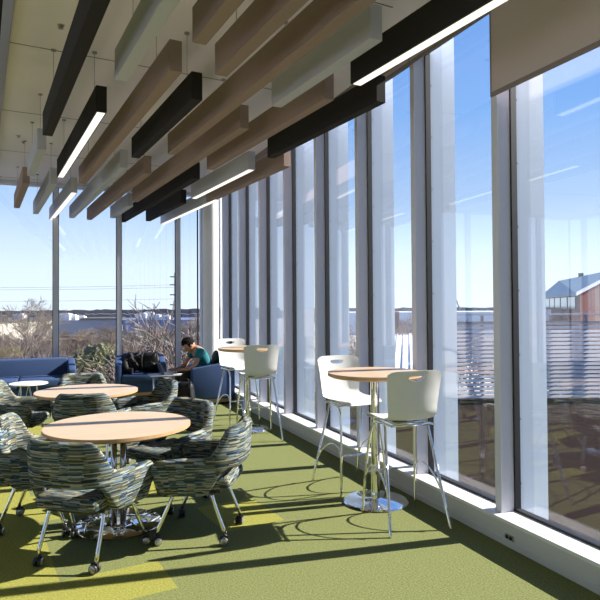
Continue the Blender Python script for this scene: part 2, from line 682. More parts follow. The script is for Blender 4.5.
shade(2.315, 3.335, 3.055, 'tan roller shade pulled down the furthest, over the nearest window bay at upper right')
shade(1.29, 2.305, 3.055, 'tan roller shade at the right edge of the picture beside the lowest drawn one')
names = ['second', 'third', 'fourth', 'fifth', 'sixth', 'seventh', 'eighth']
for k in range(7):
    shade(3.345 + 1.025 * k, 4.36 + 1.025 * k, 3.66,
          'rolled up tan window shade over the %s window bay from the right' % names[k], 'raised shades of the window wall')

# ------------------------------------------------------------------ ceiling baffles
ZB, BH, BW = 3.20, 0.215, 0.086
FEL = {'k': M_FELT_BLACK, 'b': M_FELT_BROWN, 'g': M_FELT_GREY}


def baffle(col, near, far, label, led=False, cables=(0.12, 0.88)):
    pf = on_z(far[0], far[1], ZB)
    if near[1] is None:                      # runs out of the picture towards the viewer
        ln = near[0]
        pn = pf - bd * ln
    else:
        pn = on_z(near[0], near[1], ZB)
        # share the sideways error between both ends
        ln = (pf - pn).dot(bd)
        lat = ((pf - pn).dot(bl)) / 2
        pn = pn + bl * lat
    t = thing('ceiling_baffle', label, 'ceiling baffle', (pn + bl * BW / 2), PHI)
    obj('felt_body', B(-BW / 2, BW / 2, 0, ln, 0, BH), FEL[col], t, bevel=0.003)
    if led:
        obj('light_strip', B(-BW / 2 + 0.012, BW / 2 - 0.012, 0.02, ln - 0.02, -0.004, 0.001), M_LED, t)
    for q in cables:
        bm = T([(0, ln * q, BH), (0, ln * q, CEIL - ZB)], 0.0025, 5)
        lathe(bm, [(0.022, CEIL - ZB - 0.012), (0.022, CEIL - ZB)], 12, c=(0, ln * q))
        obj('suspension_cable', bm, M_CABLE, t)
    return t


baffle('k', (4.2, None), (42.3, 133), 'long black felt baffle leftmost of the long ones, running out of the top left')
baffle('k', (97, 109), (56, 175), 'short black baffle with a lit underside hanging left of the long brown one', True)
baffle('g', (3.2, None), (114.7, 77.4), 'grey felt baffle running out of the top, next to the hanging cable')
baffle('b', (171.7, 68.3), (77.7, 181.7), 'brown baffle with its dark near end showing, right of the lit black baffle')
baffle('k', (193, 97), (131, 156), 'short plain black baffle in the middle of the brown ones')
baffle('b', (2.0, None), (193, 40), 'brown baffle whose tip just enters at the top beside the grey one')
baffle('b', (2.4, None), (215.7, 73), 'brown baffle second from the tip at the top middle')
baffle('b', (4.4, None), (168, 152.8), 'longest brown baffle running from the far lanes out of the top right')
baffle('b', (144, 171.8), (87, 218.3), 'brown baffle at the far end, in line behind the longest brown one')
baffle('b', (239.5, 126.5), (133, 200.5), 'brown baffle right of the plain black one with its dark near end showing')
baffle('b', (326, 97.5), (207, 168.3), 'brown baffle between the large grey one and the black one by the windows')
baffle('g', (372, 36.5), (273, 105), 'large pale grey baffle without a lamp, top middle')
baffle('k', (380, 101), (266.7, 156.7), 'black baffle with a pale sunlit near end beside the windows')
baffle('k', (1.6, None), (352, 83.3), 'black baffle with a lit underside running out of the top right', True)
baffle('g', (247, 168), (193, 197.6), 'grey baffle with a lit underside at the middle, nearer of the two by the windows', True)
baffle('b', (285, 165.5), (206, 201), 'brown baffle nearest the window wall, with a pale sunlit near end')
baffle('k', (193, 177.5), (121, 221), 'far black baffle, left one of the two that lie side by side')
baffle('k', (181, 202), (146, 220), 'far short black baffle, right one of the two that lie side by side')
baffle('g', (215, 198.5), (160.6, 223), 'far grey baffle with a lit underside above the last end window', True)
baffle('g', (127.7, 205), (110, 216.7), 'shortest grey baffle at the far end between brown and black ones')
baffle('g', (120.3, 166), (69, 216.4), 'grey baffle without a lamp, between two far brown baffles')
baffle('g', (70, 190.5), (49.4, 218), 'short grey baffle with a lit underside over the left end mullion', True)
baffle('g', (51, 182), (31.9, 212), 'short grey baffle without a lamp, left of the short lit grey one')
baffle('g', (38.5, 147), (25.6, 173.7), 'grey baffle hanging beside the tip of the long black one, upper left')
baffle('b', (22.5, 181), (13.4, 206), 'small dark brown baffle farthest to the left')

# ceiling rail at the top left and ceiling fittings
p = on_z(7, 30, CEIL - 0.03)
t = thing('ceiling_track', 'pale metal track along the ceiling at the upper left edge', 'ceiling track', (p.x, p.y, CEIL), PHI)
obj('track_channel', B(-0.05, 0.02, -2.5, 6.2, -0.035, -0.001), M_STEEL, t, bevel=0.003)
obj('track_slot', B(-0.26, -0.05, -2.5, 6.2, -0.02, -0.001), M_FELT_BLACK, t)
p = on_z(60.5, 21.5, CEIL)
t = thing('sprinkler_head', 'small dark round sprinkler set in the ceiling left of the long black baffle', 'sprinkler', (p.x, p.y, CEIL))
obj('cover_plate', L([(0.026, -0.008), (0.026, 0.0)], 20), M_STEEL, t)
obj('sprinkler_deflector', L([(0.006, -0.03), (0.02, -0.028), (0.02, -0.024), (0.006, -0.02), (0.006, -0.008)], 16), M_CABLE, t)
for i, (px, py) in enumerate(((18, 133), (23, 139))):
    p = on_z(px, py, CEIL)
    o = tag(obj('sprinkler_head', L([(0.006, -0.03), (0.018, -0.028), (0.018, -0.024), (0.008, -0.008), (0.032, -0.006), (0.032, 0)], 16), M_STEEL),
            ['pale sprinkler head on the far ceiling at left, farther of the pair', 'pale sprinkler head on the far ceiling at left, nearer of the pair'][1 - i], 'sprinkler')
    o.location = (p.x, p.y, CEIL)

# ------------------------------------------------------------------ tub chairs
def tub_shell():
    W, YF, YB, RC = 0.285, 0.235, -0.255, 0.17
    path = []          # plan curve, from the front left round the back to the front right
    ns, nc, nb = 7, 9, 6
    for i in range(ns):
        path.append((-W, YF + (YB + RC - YF) * i / ns))
    for i in range(nc):
        a = PI + (PI / 2) * i / nc
        path.append((-W + RC + RC * math.cos(a), YB + RC + RC * math.sin(a)))
    for i in range(nb + 1):
        path.append((-W + RC + (2 * W - 2 * RC) * i / nb, YB))
    for x, y in [(-a, b) for a, b in path[:ns + nc]][::-1]:
        path.append((x, y))
    path = [(x * (0.80 + 0.22 * (y - YB) / (YF - YB)), y) for x, y in path]      # narrow back, arms splay forward
    n = len(path)
    s = [0]
    for i in range(1, n):
        s.append(s[-1] + math.dist(path[i], path[i - 1]))
    tot = s[-1]

    def sm(a, b, x):
        t = min(1, max(0, (x - a) / (b - a)))
        return t * t * (3 - 2 * t)
    bm = bmesh.new()
    uvl = bm.loops.layers.uv.new('UVMap')
    th = 0.076
    rings, vs = [], []
    for i, (x, y) in enumerate(path):
        a, b = path[max(0, i - 1)], path[min(n - 1, i + 1)]
        d = Vector((b[0] - a[0], b[1] - a[1], 0)).normalized()
        out = Vector((d.y, -d.x, 0))
        if i == 0 or i == n - 1:
            pass
        u = s[i] / tot
        e = min(u, 1 - u) * tot                     # distance from the arm end
        k = sm(0.36, 0.50, e)                       # 0 on the arm, 1 on the back
        zt = 0.545 + 0.035 * sm(0, 0.05, e) + 0.02 * sm(0, 0.25, e) + 0.20 * k
        zb = 0.335 + 0.178 * sm(0.33, 0.47, e)
        fl = 0.045 + 0.012 * k
        # front end of the arm slopes forward as it rises
        fe = 1 - sm(0.0, 0.16, e)
        prof = []
        for j in range(7):                          # outside, going up
            q = j / 6
            prof.append((th / 2, zb + 0.02 + (zt - 0.03 - zb - 0.02) * q))
        for a_ in (30, 60, 90, 120, 150):           # rounded top
            prof.append((th / 2 * math.cos(math.radians(a_)), zt - 0.03 + 0.03 * math.sin(math.radians(a_))))
        for j in range(7):
            q = 1 - j / 6
            prof.append((-th / 2, zb + 0.02 + (zt - 0.03 - zb - 0.02) * q))
        for a_ in (210, 270, 330):
            prof.append((th / 2 * math.cos(math.radians(a_)), zb + 0.02 + 0.02 * math.sin(math.radians(a_))))
        ring = []
        vv = [0]
        for j in range(1, len(prof) + 1):
            vv.append(vv[-1] + math.dist(prof[j % len(prof)], prof[j - 1]))
        for off, z in prof:
            q = (z - 0.335) / 0.44
            p = Vector((x, y, 0)) + out * (off + fl * q + 0.012 * math.sin(q * PI)) + Vector((0, 0, z))
            p.y += fe * (-0.075 + 0.10 * min(1, q * 1.8))
            ring.append(bm.verts.new(p))
        rings.append(ring)
        vs.append(vv)
    m = len(rings[0])
    for i in range(n - 1):
        for j in range(m):
            f = bm.faces.new((rings[i][j], rings[i + 1][j], rings[i + 1][(j + 1) % m], rings[i][(j + 1) % m]))
            f.smooth = True
            for lp, (ii, jj) in zip(f.loops, ((i, j), (i + 1, j), (i + 1, j + 1), (i, j + 1))):
                lp[uvl].uv = (s[ii] + (0.013 if 7 < j < 20 else 0.0), rings[ii][jj % m].co.z + (1.0 if 9 <= j < 19 else 0.0))
    # domed arm ends
    for ring, sg, si in ((rings[0], 1, 0), (rings[-1], -1, -1)):
        c = Vector((0, 0, 0))
        for v in ring:
            c += v.co
        c /= m
        inner = []
        for v in ring:
            p = v.co.lerp(c, 0.45)
            p.y += 0.022
            # keep the long strip shape
            p.z = v.co.z * 0.86 + c.z * 0.14
            inner.append(bm.verts.new(p))
        fs = []
        for j in range(m):
            fs.append(bm.faces.new((ring[j], ring[(j + 1) % m], inner[(j + 1) % m], inner[j])))
        fs.append(bm.faces.new(inner))
        for f in fs:
            f.smooth = True
            for lp in f.loops:
                lp[uvl].uv = (lp.vert.co.x * 1.0, lp.vert.co.z)
    return bm


def uv_box(o):
    me = o.data
    uv = me.uv_layers.new(name='UVMap')
    for p in me.polygons:
        nrm = p.normal
        for li in p.loop_indices:
            c = me.vertices[me.loops[li].vertex_index].co
            if abs(nrm.z) > 0.6:
                uv.data[li].uv = (c.x + 5, c.y + 5)
            elif abs(nrm.x) > abs(nrm.y):
                uv.data[li].uv = (c.y + 5, c.z + 5)
            else:
                uv.data[li].uv = (c.x + 5, c.z + 5)


def caster_bm():
    bm = bmesh.new()
    for sgn in (-1, 1):
        prof = [(0.010, 0.006), (0.0275, 0.006), (0.030, 0.010), (0.030, 0.020), (0.027, 0.025), (0.020, 0.026)]
        m4 = Matrix.Translation((0, -0.012, 0.030)) @ Matrix.Rotation(PI / 2 * sgn, 4, 'Y')
        rr = []
        for r, z in prof:
            rr.append([bm.verts.new(m4 @ Vector((r * math.cos(2 * PI * k / 18), r * math.sin(2 * PI * k / 18), z))) for k in range(18)])
        for i in range(len(rr) - 1):
            for k in range(18):
                bm.faces.new((rr[i][k], rr[i][(k + 1) % 18], rr[i + 1][(k + 1) % 18], rr[i + 1][k]))
        bm.faces.new(rr[0][::-1])
        hub = []
        for r, z in ((0.0245, 0.0262), (0.015, 0.030), (0.002, 0.031)):
            hub.append([bm.verts.new(m4 @ Vector((r * math.cos(2 * PI * k / 18), r * math.sin(2 * PI * k / 18), z))) for k in range(18)])
        for i in range(2):
            for k in range(18):
                bm.faces.new((hub[i][k], hub[i][(k + 1) % 18], hub[i + 1][(k + 1) % 18], hub[i + 1][k])).material_index = 1
        bm.faces.new(hub[-1]).material_index = 1
    # hood and stem
    tube(bm, [(0, -0.012, 0.012), (0, -0.012, 0.066)], [0.006, 0.007], 8, mi=0)
    box(bm, -0.008, 0.008, -0.034, 0.016, 0.045, 0.066, 0)
    tube(bm, [(0, 0.0, 0.055), (0, 0.0, 0.09)], 0.007, 8, mi=1)
    return bm


def make_tub_chair(label, group):
    t = thing('tub_chair', label, 'chair', (0, 0, 0), 0, group)
    obj('shell', tub_shell(), M_FABRIC, t, smooth=True)
    bm = rbox(-0.245, 0.245, -0.262, 0.255, 0.362, 0.45, 0.035, 4)
    for v in bm.verts:
        v.co.x *= 0.88 + 0.10 * (v.co.y + 0.25) / 0.5
        if v.co.z > 0.41:
            v.co.z += 0.018 * (1 - (v.co.x / 0.26) ** 2) * (1 - ((v.co.y - 0.01) / 0.27) ** 2)
    o = obj('seat', bm, M_FABRIC, t, smooth=True)
    uv_box(o)
    bm = B(-0.17, 0.17, -0.19, 0.2, 0.335, 0.363)
    tube(bm, [(-0.20, -0.14, 0.340), (0.20, -0.14, 0.340)], 0.011)
    tube(bm, [(-0.23, 0.14, 0.340), (0.23, 0.14, 0.340)], 0.011)
    obj('under_frame', bm, M_BLACK, t)
    feet = ((-0.27, 0.235), (0.27, 0.235), (-0.205, -0.235), (0.205, -0.235))
    for i, (fx, fy) in enumerate(feet):
        sx_ = -1 if fx < 0 else 1
        tx, ty = (0.245 * sx_, 0.12) if fy > 0 else (0.195 * sx_, -0.13)
        lg = obj('leg', T(smooth_path([(tx - 0.05 * sx_, ty, 0.330), (tx - 0.01 * sx_, ty * 1.02, 0.335), (tx + (fx - tx) * 0.3, ty + (fy - ty) * 0.3, 0.25), (fx, fy, 0.072)], 4),
                       0.0125, 10), M_CHROME, t)
        c = caster_bm()
        bmesh.ops.rotate(c, verts=c.verts, cent=(0, 0, 0), matrix=Matrix.Rotation(0.7 + i * 1.3, 3, 'Z'))
        bmesh.ops.translate(c, verts=c.verts, vec=(fx, fy, 0))
        obj('caster', c, [M_BLACK, M_HUB], lg)
    return t


G1 = 'streaked tub chairs around the two round tables'
chA = make_tub_chair('streaked tub chair nearest the viewer, its back to us at the front round table', G1)
chA.location = (0.235, 4.155, 0)
chA.rotation_euler = (0, 0, face_rot(0.60, 0.80))
KIDS = {}


def _walk(o):
    KIDS[o] = [x for x in bpy.data.objects if x.parent == o]
    for x in KIDS[o]:
        _walk(x)


_walk(chA)
for loc, d, lab in (
    ((-0.05, 4.88, 0), (0.90, -0.25), 'streaked tub chair at the left of the front round table, sunlit back'),
    ((0.995, 4.245, 0), (-0.85, 0.50), 'streaked tub chair at the right of the front round table, shell towards us'),
    ((0.91, 5.04, 0), (-0.80, -0.50), 'streaked tub chair behind the right side of the front round table'),
    ((0.37, 6.24, 0), (0.32, 0.95), 'streaked tub chair between the two round tables with its back to us'),
    ((0.36, 7.45, 0), (0.0, -1.0), 'streaked tub chair behind the rear round table, only its back top showing'),
    ((0.93, 6.66, 0), (-0.97, -0.12), 'streaked tub chair at the right of the rear round table'),
    ((-0.30, 7.16, 0), (0.94, -0.34), 'streaked tub chair at the left of the rear round table, near the white side table'),
):
    dup(chA, loc, face_rot(*d), lab, G1, KIDS)


# ------------------------------------------------------------------ tables
def round_table(x, y, label, r=0.525, h=0.74, base_r=0.31):
    t = thing('round_table', label, 'table', (x, y, 0))
    tp = L([(r - 0.02, h - 0.034), (r, h - 0.022), (r, h - 0.001)], 72)
    o = obj('tabletop', tp, M_WOODEDGE, t, smooth=True, auto=30)
    obj('laminate', L([(r - 0.004, h - 0.0015), (r - 0.004, h)], 72), M_WOOD, o)
    col = bmesh.new()
    for k in range(4):
        a = PI / 4 + PI / 2 * k
        tube(col, [(0.045 * math.cos(a), 0.045 * math.sin(a), 0.02), (0.045 * math.cos(a), 0.045 * math.sin(a), h - 0.05)], 0.019, 14)
    obj('column', col, M_CHROME, t)
    obj('base_disc', L([(base_r, 0.001), (base_r + 0.003, 0.010), (base_r - 0.008, 0.018), (0.10, 0.020), (0.09, 0.030), (0.02, 0.031)], 64), M_CHROME, t, smooth=True, auto=40)
    obj('top_plate', L([(0.12, h - 0.05), (0.13, h - 0.034)], 24), M_BLACK, t)
    return t


round_table(0.468, 4.636, 'round maple-topped table in the foreground on a chrome disc base')
round_table(0.355, 6.60, 'round maple-topped table behind the foreground one, nearer the sofa', r=0.508)


def high_table(x, y, label):
    t = thing('high_table', label, 'table', (x, y, 0))
    r, h = 0.385, 1.06
    o = obj('tabletop', L([(r - 0.02, h - 0.036), (r, h - 0.026), (r, h - 0.001)], 64), M_WOODEDGE, t, smooth=True, auto=30)
    obj('laminate', L([(r - 0.004, h - 0.0015), (r - 0.004, h)], 64), M_WOOD, o)
    obj('column', L([(0.036, 0.02), (0.036, h - 0.05)], 24), M_CHROME, t, smooth=True, auto=40)
    obj('base_disc', L([(0.262, 0.001), (0.265, 0.008), (0.255, 0.018), (0.06, 0.028), (0.05, 0.034)], 56), M_CHROME, t, smooth=True, auto=40)
    obj('top_plate', L([(0.09, h - 0.05), (0.10, h - 0.036)], 24), M_BLACK, t)
    return t


high_table(2.459, 4.32, 'tall round bistro table at the right between the two near white stools')
high_table(2.37, 7.46, 'tall round bistro table farther along the windows between the far stools')


# ------------------------------------------------------------------ stools
def stool_shell():
    prof = smooth_path([(0, 0.215, 0.742), (0, 0.19, 0.762), (0, 0.08, 0.768), (0, -0.06, 0.766), (0, -0.135, 0.776), (0, -0.178, 0.815),
                        (0, -0.200, 0.90), (0, -0.215, 1.0), (0, -0.240, 1.14)], 5)
    n = len(prof)
    nx = 16
    bm = bmesh.new()

    def width(z, y):
        if z < 0.79 and y > -0.14:
            return 0.200 + 0.012 * (1 - abs(y - 0.03) / 0.2)
        return 0.19 + (z - 0.78) * 0.075
    tops, bots = [], []
    for i, p in enumerate(prof):
        d = (prof[min(i + 1, n - 1)] - prof[max(i - 1, 0)]).normalized()
        nr = Vector((0, d.z, -d.y))             # side the sitter touches
        if nr.z < 0 and abs(d.y) > abs(d.z):
            nr = -nr
        back = min(1, max(0, (p.z - 0.77) / 0.12))
        w = width(p.z, p.y)
        curl = 0.018 + 0.022 * back
        rt, rb = [], []
        for k in range(nx + 1):
            s = -1 + 2 * k / nx
            # round the corners of the top and front rims
            q = p.copy()
            if i > n - 4:
                q.z -= 0.03 * abs(s) ** 8 * (i - (n - 4)) / 3
            if i < 2:
                q.y -= 0.03 * abs(s) ** 6
            off = curl * abs(s) ** 2.4
            dirn = Vector((0, nr.y, nr.z)) if back < 1 else Vector((0, 1, 0))
            v = q + dirn * off + Vector((w * s, 0, 0))
            rt.append(bm.verts.new(v + dirn * 0.0045))
            rb.append(bm.verts.new(v - dirn * 0.0045))
        tops.append(rt)
        bots.append(rb)
    for i in range(n - 1):
        for k in range(nx):
            bm.faces.new((tops[i][k], tops[i][k + 1], tops[i + 1][k + 1], tops[i + 1][k]))
            bm.faces.new((bots[i][k], bots[i + 1][k], bots[i + 1][k + 1], bots[i][k + 1]))
    for i in range(n - 1):
        bm.faces.new((tops[i][0], tops[i + 1][0], bots[i + 1][0], bots[i][0]))
        bm.faces.new((tops[i][nx], bots[i][nx], bots[i + 1][nx], tops[i + 1][nx]))
    for k in range(nx):
        bm.faces.new((tops[0][k], bots[0][k], bots[0][k + 1], tops[0][k + 1]))
        bm.faces.new((tops[-1][k], tops[-1][k + 1], bots[-1][k + 1], bots[-1][k]))
    return bm


def make_stool(label, group):
    t = thing('bar_stool', label, 'stool', (0, 0, 0), 0, group)
    o = obj('shell', stool_shell(), M_PLASTIC, t, smooth=True)
    # hand hole
    cb = bmesh.new()
    seg = 24
    r0, r1 = [], []
    for k in range(seg):
        a = 2 * PI * k / seg
        x = 0.068 * math.copysign(abs(math.cos(a)) ** 0.7, math.cos(a))
        z = 1.092 + (0.009 if math.sin(a) > 0 else 0.028) * math.copysign(abs(math.sin(a)) ** 0.8, math.sin(a))
        r0.append(cb.verts.new((x, -0.35, z)))
        r1.append(cb.verts.new((x, -0.10, z)))
    for k in range(seg):
        cb.faces.new((r0[k], r0[(k + 1) % seg], r1[(k + 1) % seg], r1[k]))
    cb.faces.new(r0[::-1])
    cb.faces.new(r1)
    cut = obj('cutter', cb, M_PLASTIC)
    md = o.modifiers.new('hole', 'BOOLEAN')
    md.operation = 'DIFFERENCE'
    md.solver = 'EXACT'
    md.object = cut
    dg = bpy.context.evaluated_depsgraph_get()
    me = bpy.data.meshes.new_from_object(o.evaluated_get(dg))
    o.modifiers.clear()
    o.data = me
    bpy.data.objects.remove(cut, do_unlink=True)
    me.set_sharp_from_angle(angle=math.radians(50))
    # under-seat frame
    fr = bmesh.new()
    zz = 0.738
    tube(fr, [(-0.165, -0.14, zz), (0.165, -0.14, zz)], 0.009)
    tube(fr, [(-0.165, 0.13, zz), (0.165, 0.13, zz)], 0.009)
    tube(fr, [(-0.165, -0.16, zz), (-0.165, 0.15, zz)], 0.009)
    tube(fr, [(0.165, -0.16, zz), (0.165, 0.15, zz)], 0.009)
    box(fr, -0.12, 0.12, -0.1, 0.1, zz, zz + 0.018)
    obj('seat_frame', fr, M_CHROME, t)
    for sg in (-1, 1):
        obj('leg', T([(0.172 * sg, -0.05, zz), (0.235 * sg, -0.265, 0.012), (0.2365 * sg, -0.267, 0.001)], [0.0105, 0.0105, 0.012], 10), M_CHROME, t)
        obj('leg', T(smooth_path([(0.165 * sg, 0.02, zz - 0.004), (0.172 * sg, 0.10, zz - 0.01), (0.182 * sg, 0.165, 0.66), (0.205 * sg, 0.215, 0.40), (0.225 * sg, 0.245, 0.001)], 5), 0.0105, 10), M_CHROME, t)
        # arched side brace from the front leg over to the rear leg
        obj('side_brace', T(smooth_path([(0.208 * sg, 0.222, 0.30), (0.202 * sg, 0.17, 0.375), (0.200 * sg, 0.08, 0.405), (0.203 * sg, -0.04, 0.375), (0.212 * sg, -0.16, 0.28), (0.226 * sg, -0.247, 0.13)], 5), 0.0065, 8), M_CHROME, t)
    obj('foot_bar', T(smooth_path([(-0.205, 0.219, 0.33), (-0.10, 0.225, 0.33), (0.10, 0.225, 0.33), (0.205, 0.219, 0.33)], 4), 0.009, 8), M_CHROME, t)
    return t


G2 = 'white bar stools at the bistro tables'
st = make_stool('white plastic bar stool nearest the viewer, its back with hand hole turned to us', G2)
st.location = (2.435, 3.86, 0)
st.rotation_euler = (0, 0, face_rot(0.10, 1))
KID2 = {}


def _walk2(o):
    KID2[o] = [x for x in bpy.data.objects if x.parent == o]
    for x in KID2[o]:
        _walk2(x)


_walk2(st)
dup(st, (2.47, 4.80, 0), face_rot(0.05, -1), 'white plastic bar stool behind the near bistro table, facing us beside the windows', G2, KID2)
dup(st, (2.33, 6.93, 0), face_rot(0.10, 1), 'white plastic bar stool of the far bistro table, its back turned to us', G2, KID2)
dup(st, (2.38, 7.98, 0), face_rot(0.15, -1), 'white plastic bar stool behind the far bistro table, facing us', G2, KID2)


# ------------------------------------------------------------------ lounge furniture
def armchair(label, loc, rot, w=0.84, d=0.76):
    t = thing('armchair', label, 'armchair', loc, rot)
    hw = w / 2
    obj('base', B(-hw + 0.04, hw - 0.04, -d / 2 + 0.05, d / 2 - 0.05, 0.03, 0.10), M_WOODBASE, t, bevel=0.005)
    for sx_ in (-1, 1):
        for sy_ in (-1, 1):
            obj('foot', L([(0.02, 0.0), (0.022, 0.03)], 12), M_BLACK, t).location = (sx_ * (hw - 0.09), sy_ * (d / 2 - 0.10), 0)
    for sx_ in (-1, 1):
        bm = bmesh.new()
        x0, x1 = sx_ * (hw - 0.11), sx_ * hw
        x0, x1 = min(x0, x1), max(x0, x1)
        vs = box(bm, x0, x1, -d / 2, d / 2, 0.10, 0.70)
        vs[6].co.z = vs[7].co.z = 0.60      # arm slopes down to the front
        bmesh.ops.bevel(bm, geom=list(bm.edges), offset=0.022, segments=3, profile=0.5, affect='EDGES')
        obj('arm', bm, M_BLUE, t, smooth=True, auto=40)
    bm = rbox(-hw + 0.10, hw - 0.10, -d / 2, -d / 2 + 0.16, 0.10, 0.735, 0.03)
    for v in bm.verts:
        if v.co.z > 0.4:
            v.co.y -= (v.co.z - 0.4) * 0.10
    obj('backrest', bm, M_BLUE, t, smooth=True, auto=40)
    bm = rbox(-hw + 0.112, hw - 0.112, -d / 2 + 0.15, d / 2 + 0.01, 0.28, 0.42, 0.035)
    obj('seat_cushion', bm, M_BLUE, t, smooth=True, auto=40)
    obj('seat_deck', B(-hw + 0.10, hw - 0.10, -d / 2 + 0.1, d / 2 - 0.03, 0.10, 0.285), M_BLUE, t, bevel=0.01)
    return t


armchair('blue upholstered armchair by the end windows holding a black bag', (1.50, 11.06, 0), face_rot(-0.12, -1), 0.86, 0.76)
armchair('blue upholstered armchair against the window wall with the man seated in it', (2.425, 9.88, 0), face_rot(-1, -0.03), 0.80, 0.72)

# sofa
t = thing('sofa', 'long blue upholstered sofa against the end windows at left', 'sofa', (-0.85, 10.98, 0), PI)
hw, d = 1.25, 0.80
obj('base', B(-hw + 0.04, hw - 0.04, -d / 2 + 0.05, d / 2 - 0.04, 0.03, 0.10), M_WOODBASE, t, bevel=0.005)
for sx_ in (-1, 1):
    for sy_ in (-1, 1):
        obj('foot', L([(0.022, 0.0), (0.024, 0.03)], 12), M_BLACK, t).location = (sx_ * (hw - 0.12), sy_ * (d / 2 - 0.12), 0)
for sx_ in (-1, 1):
    bm = bmesh.new()
    x0, x1 = sorted((sx_ * (hw - 0.12), sx_ * hw))
    vs = box(bm, x0, x1, -d / 2, d / 2, 0.10, 0.70)
    vs[6].co.z = vs[7].co.z = 0.57
    bmesh.ops.bevel(bm, geom=list(bm.edges), offset=0.022, segments=3, profile=0.5, affect='EDGES')
    obj('arm', bm, M_BLUE, t, smooth=True, auto=40)
bm = rbox(-hw + 0.11, hw - 0.11, -d / 2, -d / 2 + 0.17, 0.10, 0.71, 0.03)
for v in bm.verts:
    if v.co.z > 0.4:
        v.co.y -= (v.co.z - 0.4) * 0.10
obj('backrest', bm, M_BLUE, t, smooth=True, auto=40)
for k in range(3):
    w3 = (2 * hw - 0.25) / 3
    x0 = -hw + 0.125 + w3 * k
    obj('seat_cushion', rbox(x0, x0 + w3 - 0.006, -d / 2 + 0.16, d / 2 + 0.01, 0.28, 0.43, 0.035), M_BLUE, t, smooth=True, auto=40)
obj('seat_deck', B(-hw + 0.11, hw - 0.11, -d / 2 + 0.1, d / 2 - 0.03, 0.10, 0.285), M_BLUE, t, bevel=0.01)

# white side table with zigzag wire legs
p = on_z(28.8, 381.5, 0.50)
t = thing('side_table', 'small round white side table on thin wire legs in front of the sofa', 'side table', (p.x, p.y, 0))
obj('tabletop', L([(0.245, 0.488), (0.26, 0.494), (0.258, 0.505)], 48), M_WHITEP, t, smooth=True, auto=30)
for k in range(6):
    a = 2 * PI * k / 6
    b_ = a + PI / 6
    c_ = a - PI / 6
    bm = bmesh.new()
    tube(bm, [(0.12 * math.cos(c_), 0.12 * math.sin(c_), 0.488), (0.19 * math.cos(a), 0.19 * math.sin(a), 0.006)], 0.004, 6)
    tube(bm, [(0.12 * math.cos(b_), 0.12 * math.sin(b_), 0.488), (0.19 * math.cos(a), 0.19 * math.sin(a), 0.006)], 0.004, 6)
    obj('wire_leg', bm, M_CHROME, t)
bm = bmesh.new()
for k in range(24):
    a, b_ = 2 * PI * k / 24, 2 * PI * (k + 1) / 24
    tube(bm, [(0.19 * math.cos(a), 0.19 * math.sin(a), 0.005), (0.19 * math.cos(b_), 0.19 * math.sin(b_), 0.005)], 0.004, 6)
obj('wire_ring', bm, M_CHROME, t)

# laptop table in front of the seated man
t = thing('laptop_table', 'small grey laptop table on a single post in front of the seated man', 'table', (1.70, 9.72, 0))
obj('tabletop', rbox(-0.25, 0.22, -0.20, 0.18, 0.492, 0.512, 0.008, 2), mat('grey laminate', (0.30, 0.31, 0.32), 0.4), t, smooth=True, auto=40)
obj('post', T([(-0.16, 0.1, 0.02), (-0.16, 0.1, 0.495)], 0.016, 12), M_CHROME, t)
obj('foot_plate', rbox(-0.22, 0.12, -0.10, 0.16, 0.001, 0.018, 0.006, 2), M_CHROME, t)
# laptop
t = thing('laptop', 'dark open laptop on the small table under the hands of the man', 'laptop', (1.76, 9.70, 0.512), face_rot(1, 0.05))
obj('keyboard_base', rbox(-0.16, 0.16, -0.11, 0.11, 0.0, 0.014, 0.004, 2), M_LAPTOP, t)
bm = rbox(-0.16, 0.16, -0.004, 0.004, 0.0, 0.18, 0.003, 2)
bmesh.ops.rotate(bm, verts=bm.verts, cent=(0, 0, 0), matrix=Matrix.Rotation(-0.35, 3, 'X'))
bmesh.ops.translate(bm, verts=bm.verts, vec=(0, 0.11, 0.016))
bmesh.ops.rotate(bm, verts=bm.verts, cent=(0, 0, 0), matrix=Matrix.Rotation(PI, 3, 'Z'))
obj('screen', bm, M_LAPTOP, t)


# ------------------------------------------------------------------ blobby meshes (bags, clothing, body)
def skin(name, edges_pts, m, parent=None, sub=2, rootidx=0):
    """edges_pts: (points, radii, edges). Grown with a Skin modifier, baked to a mesh."""
    pts, rad, edg = edges_pts
    me = bpy.data.meshes.new(name)
    me.from_pydata([tuple(p) for p in pts], edg, [])
    o = bpy.data.objects.new(name, me)
    COL.objects.link(o)
    md = o.modifiers.new('skin', 'SKIN')
    md.use_smooth_shade = True
    sv = me.skin_vertices[0] if me.skin_vertices else None
    if sv is None:
        bpy.context.view_layer.objects.active = o
        me.skin_vertices.new() if hasattr(me.skin_vertices, 'new') else None
        sv = me.skin_vertices[0]
    for i, r in enumerate(rad):
        sv.data[i].radius = r if isinstance(r, tuple) else (r, r)
        sv.data[i].use_root = (i == rootidx)
    s = o.modifiers.new('sub', 'SUBSURF')
    s.levels = s.render_levels = sub
    dg = bpy.context.evaluated_depsgraph_get()
    nm = bpy.data.meshes.new_from_object(o.evaluated_get(dg))
    o.modifiers.clear()
    o.data = nm
    nm.materials.clear()
    nm.materials.append(m)
    for p in nm.polygons:
        p.use_smooth = True
    if parent:
        o.parent = parent
    return o


def ball(bm, c, r, seg=20, rings=14, fn=None):
    rs = r if isinstance(r, tuple) else (r, r, r)
    ret = bmesh.ops.create_uvsphere(bm, u_segments=seg, v_segments=rings, radius=1)
    for v in ret['verts']:
        p = Vector((v.co.x * rs[0], v.co.y * rs[1], v.co.z * rs[2]))
        if fn:
            p = fn(p, v.co)
        v.co = p + Vector(c)
    for f in bm.faces:
        f.smooth = True


# The man. Local frame: +Y is where he faces, origin on the floor below his hips.
man = thing('person', 'man in a teal t-shirt seated in a blue armchair, bent over a laptop', 'person', (2.40, 9.86, 0), face_rot(-1, -0.08))
P_, R_, E_ = [], [], []


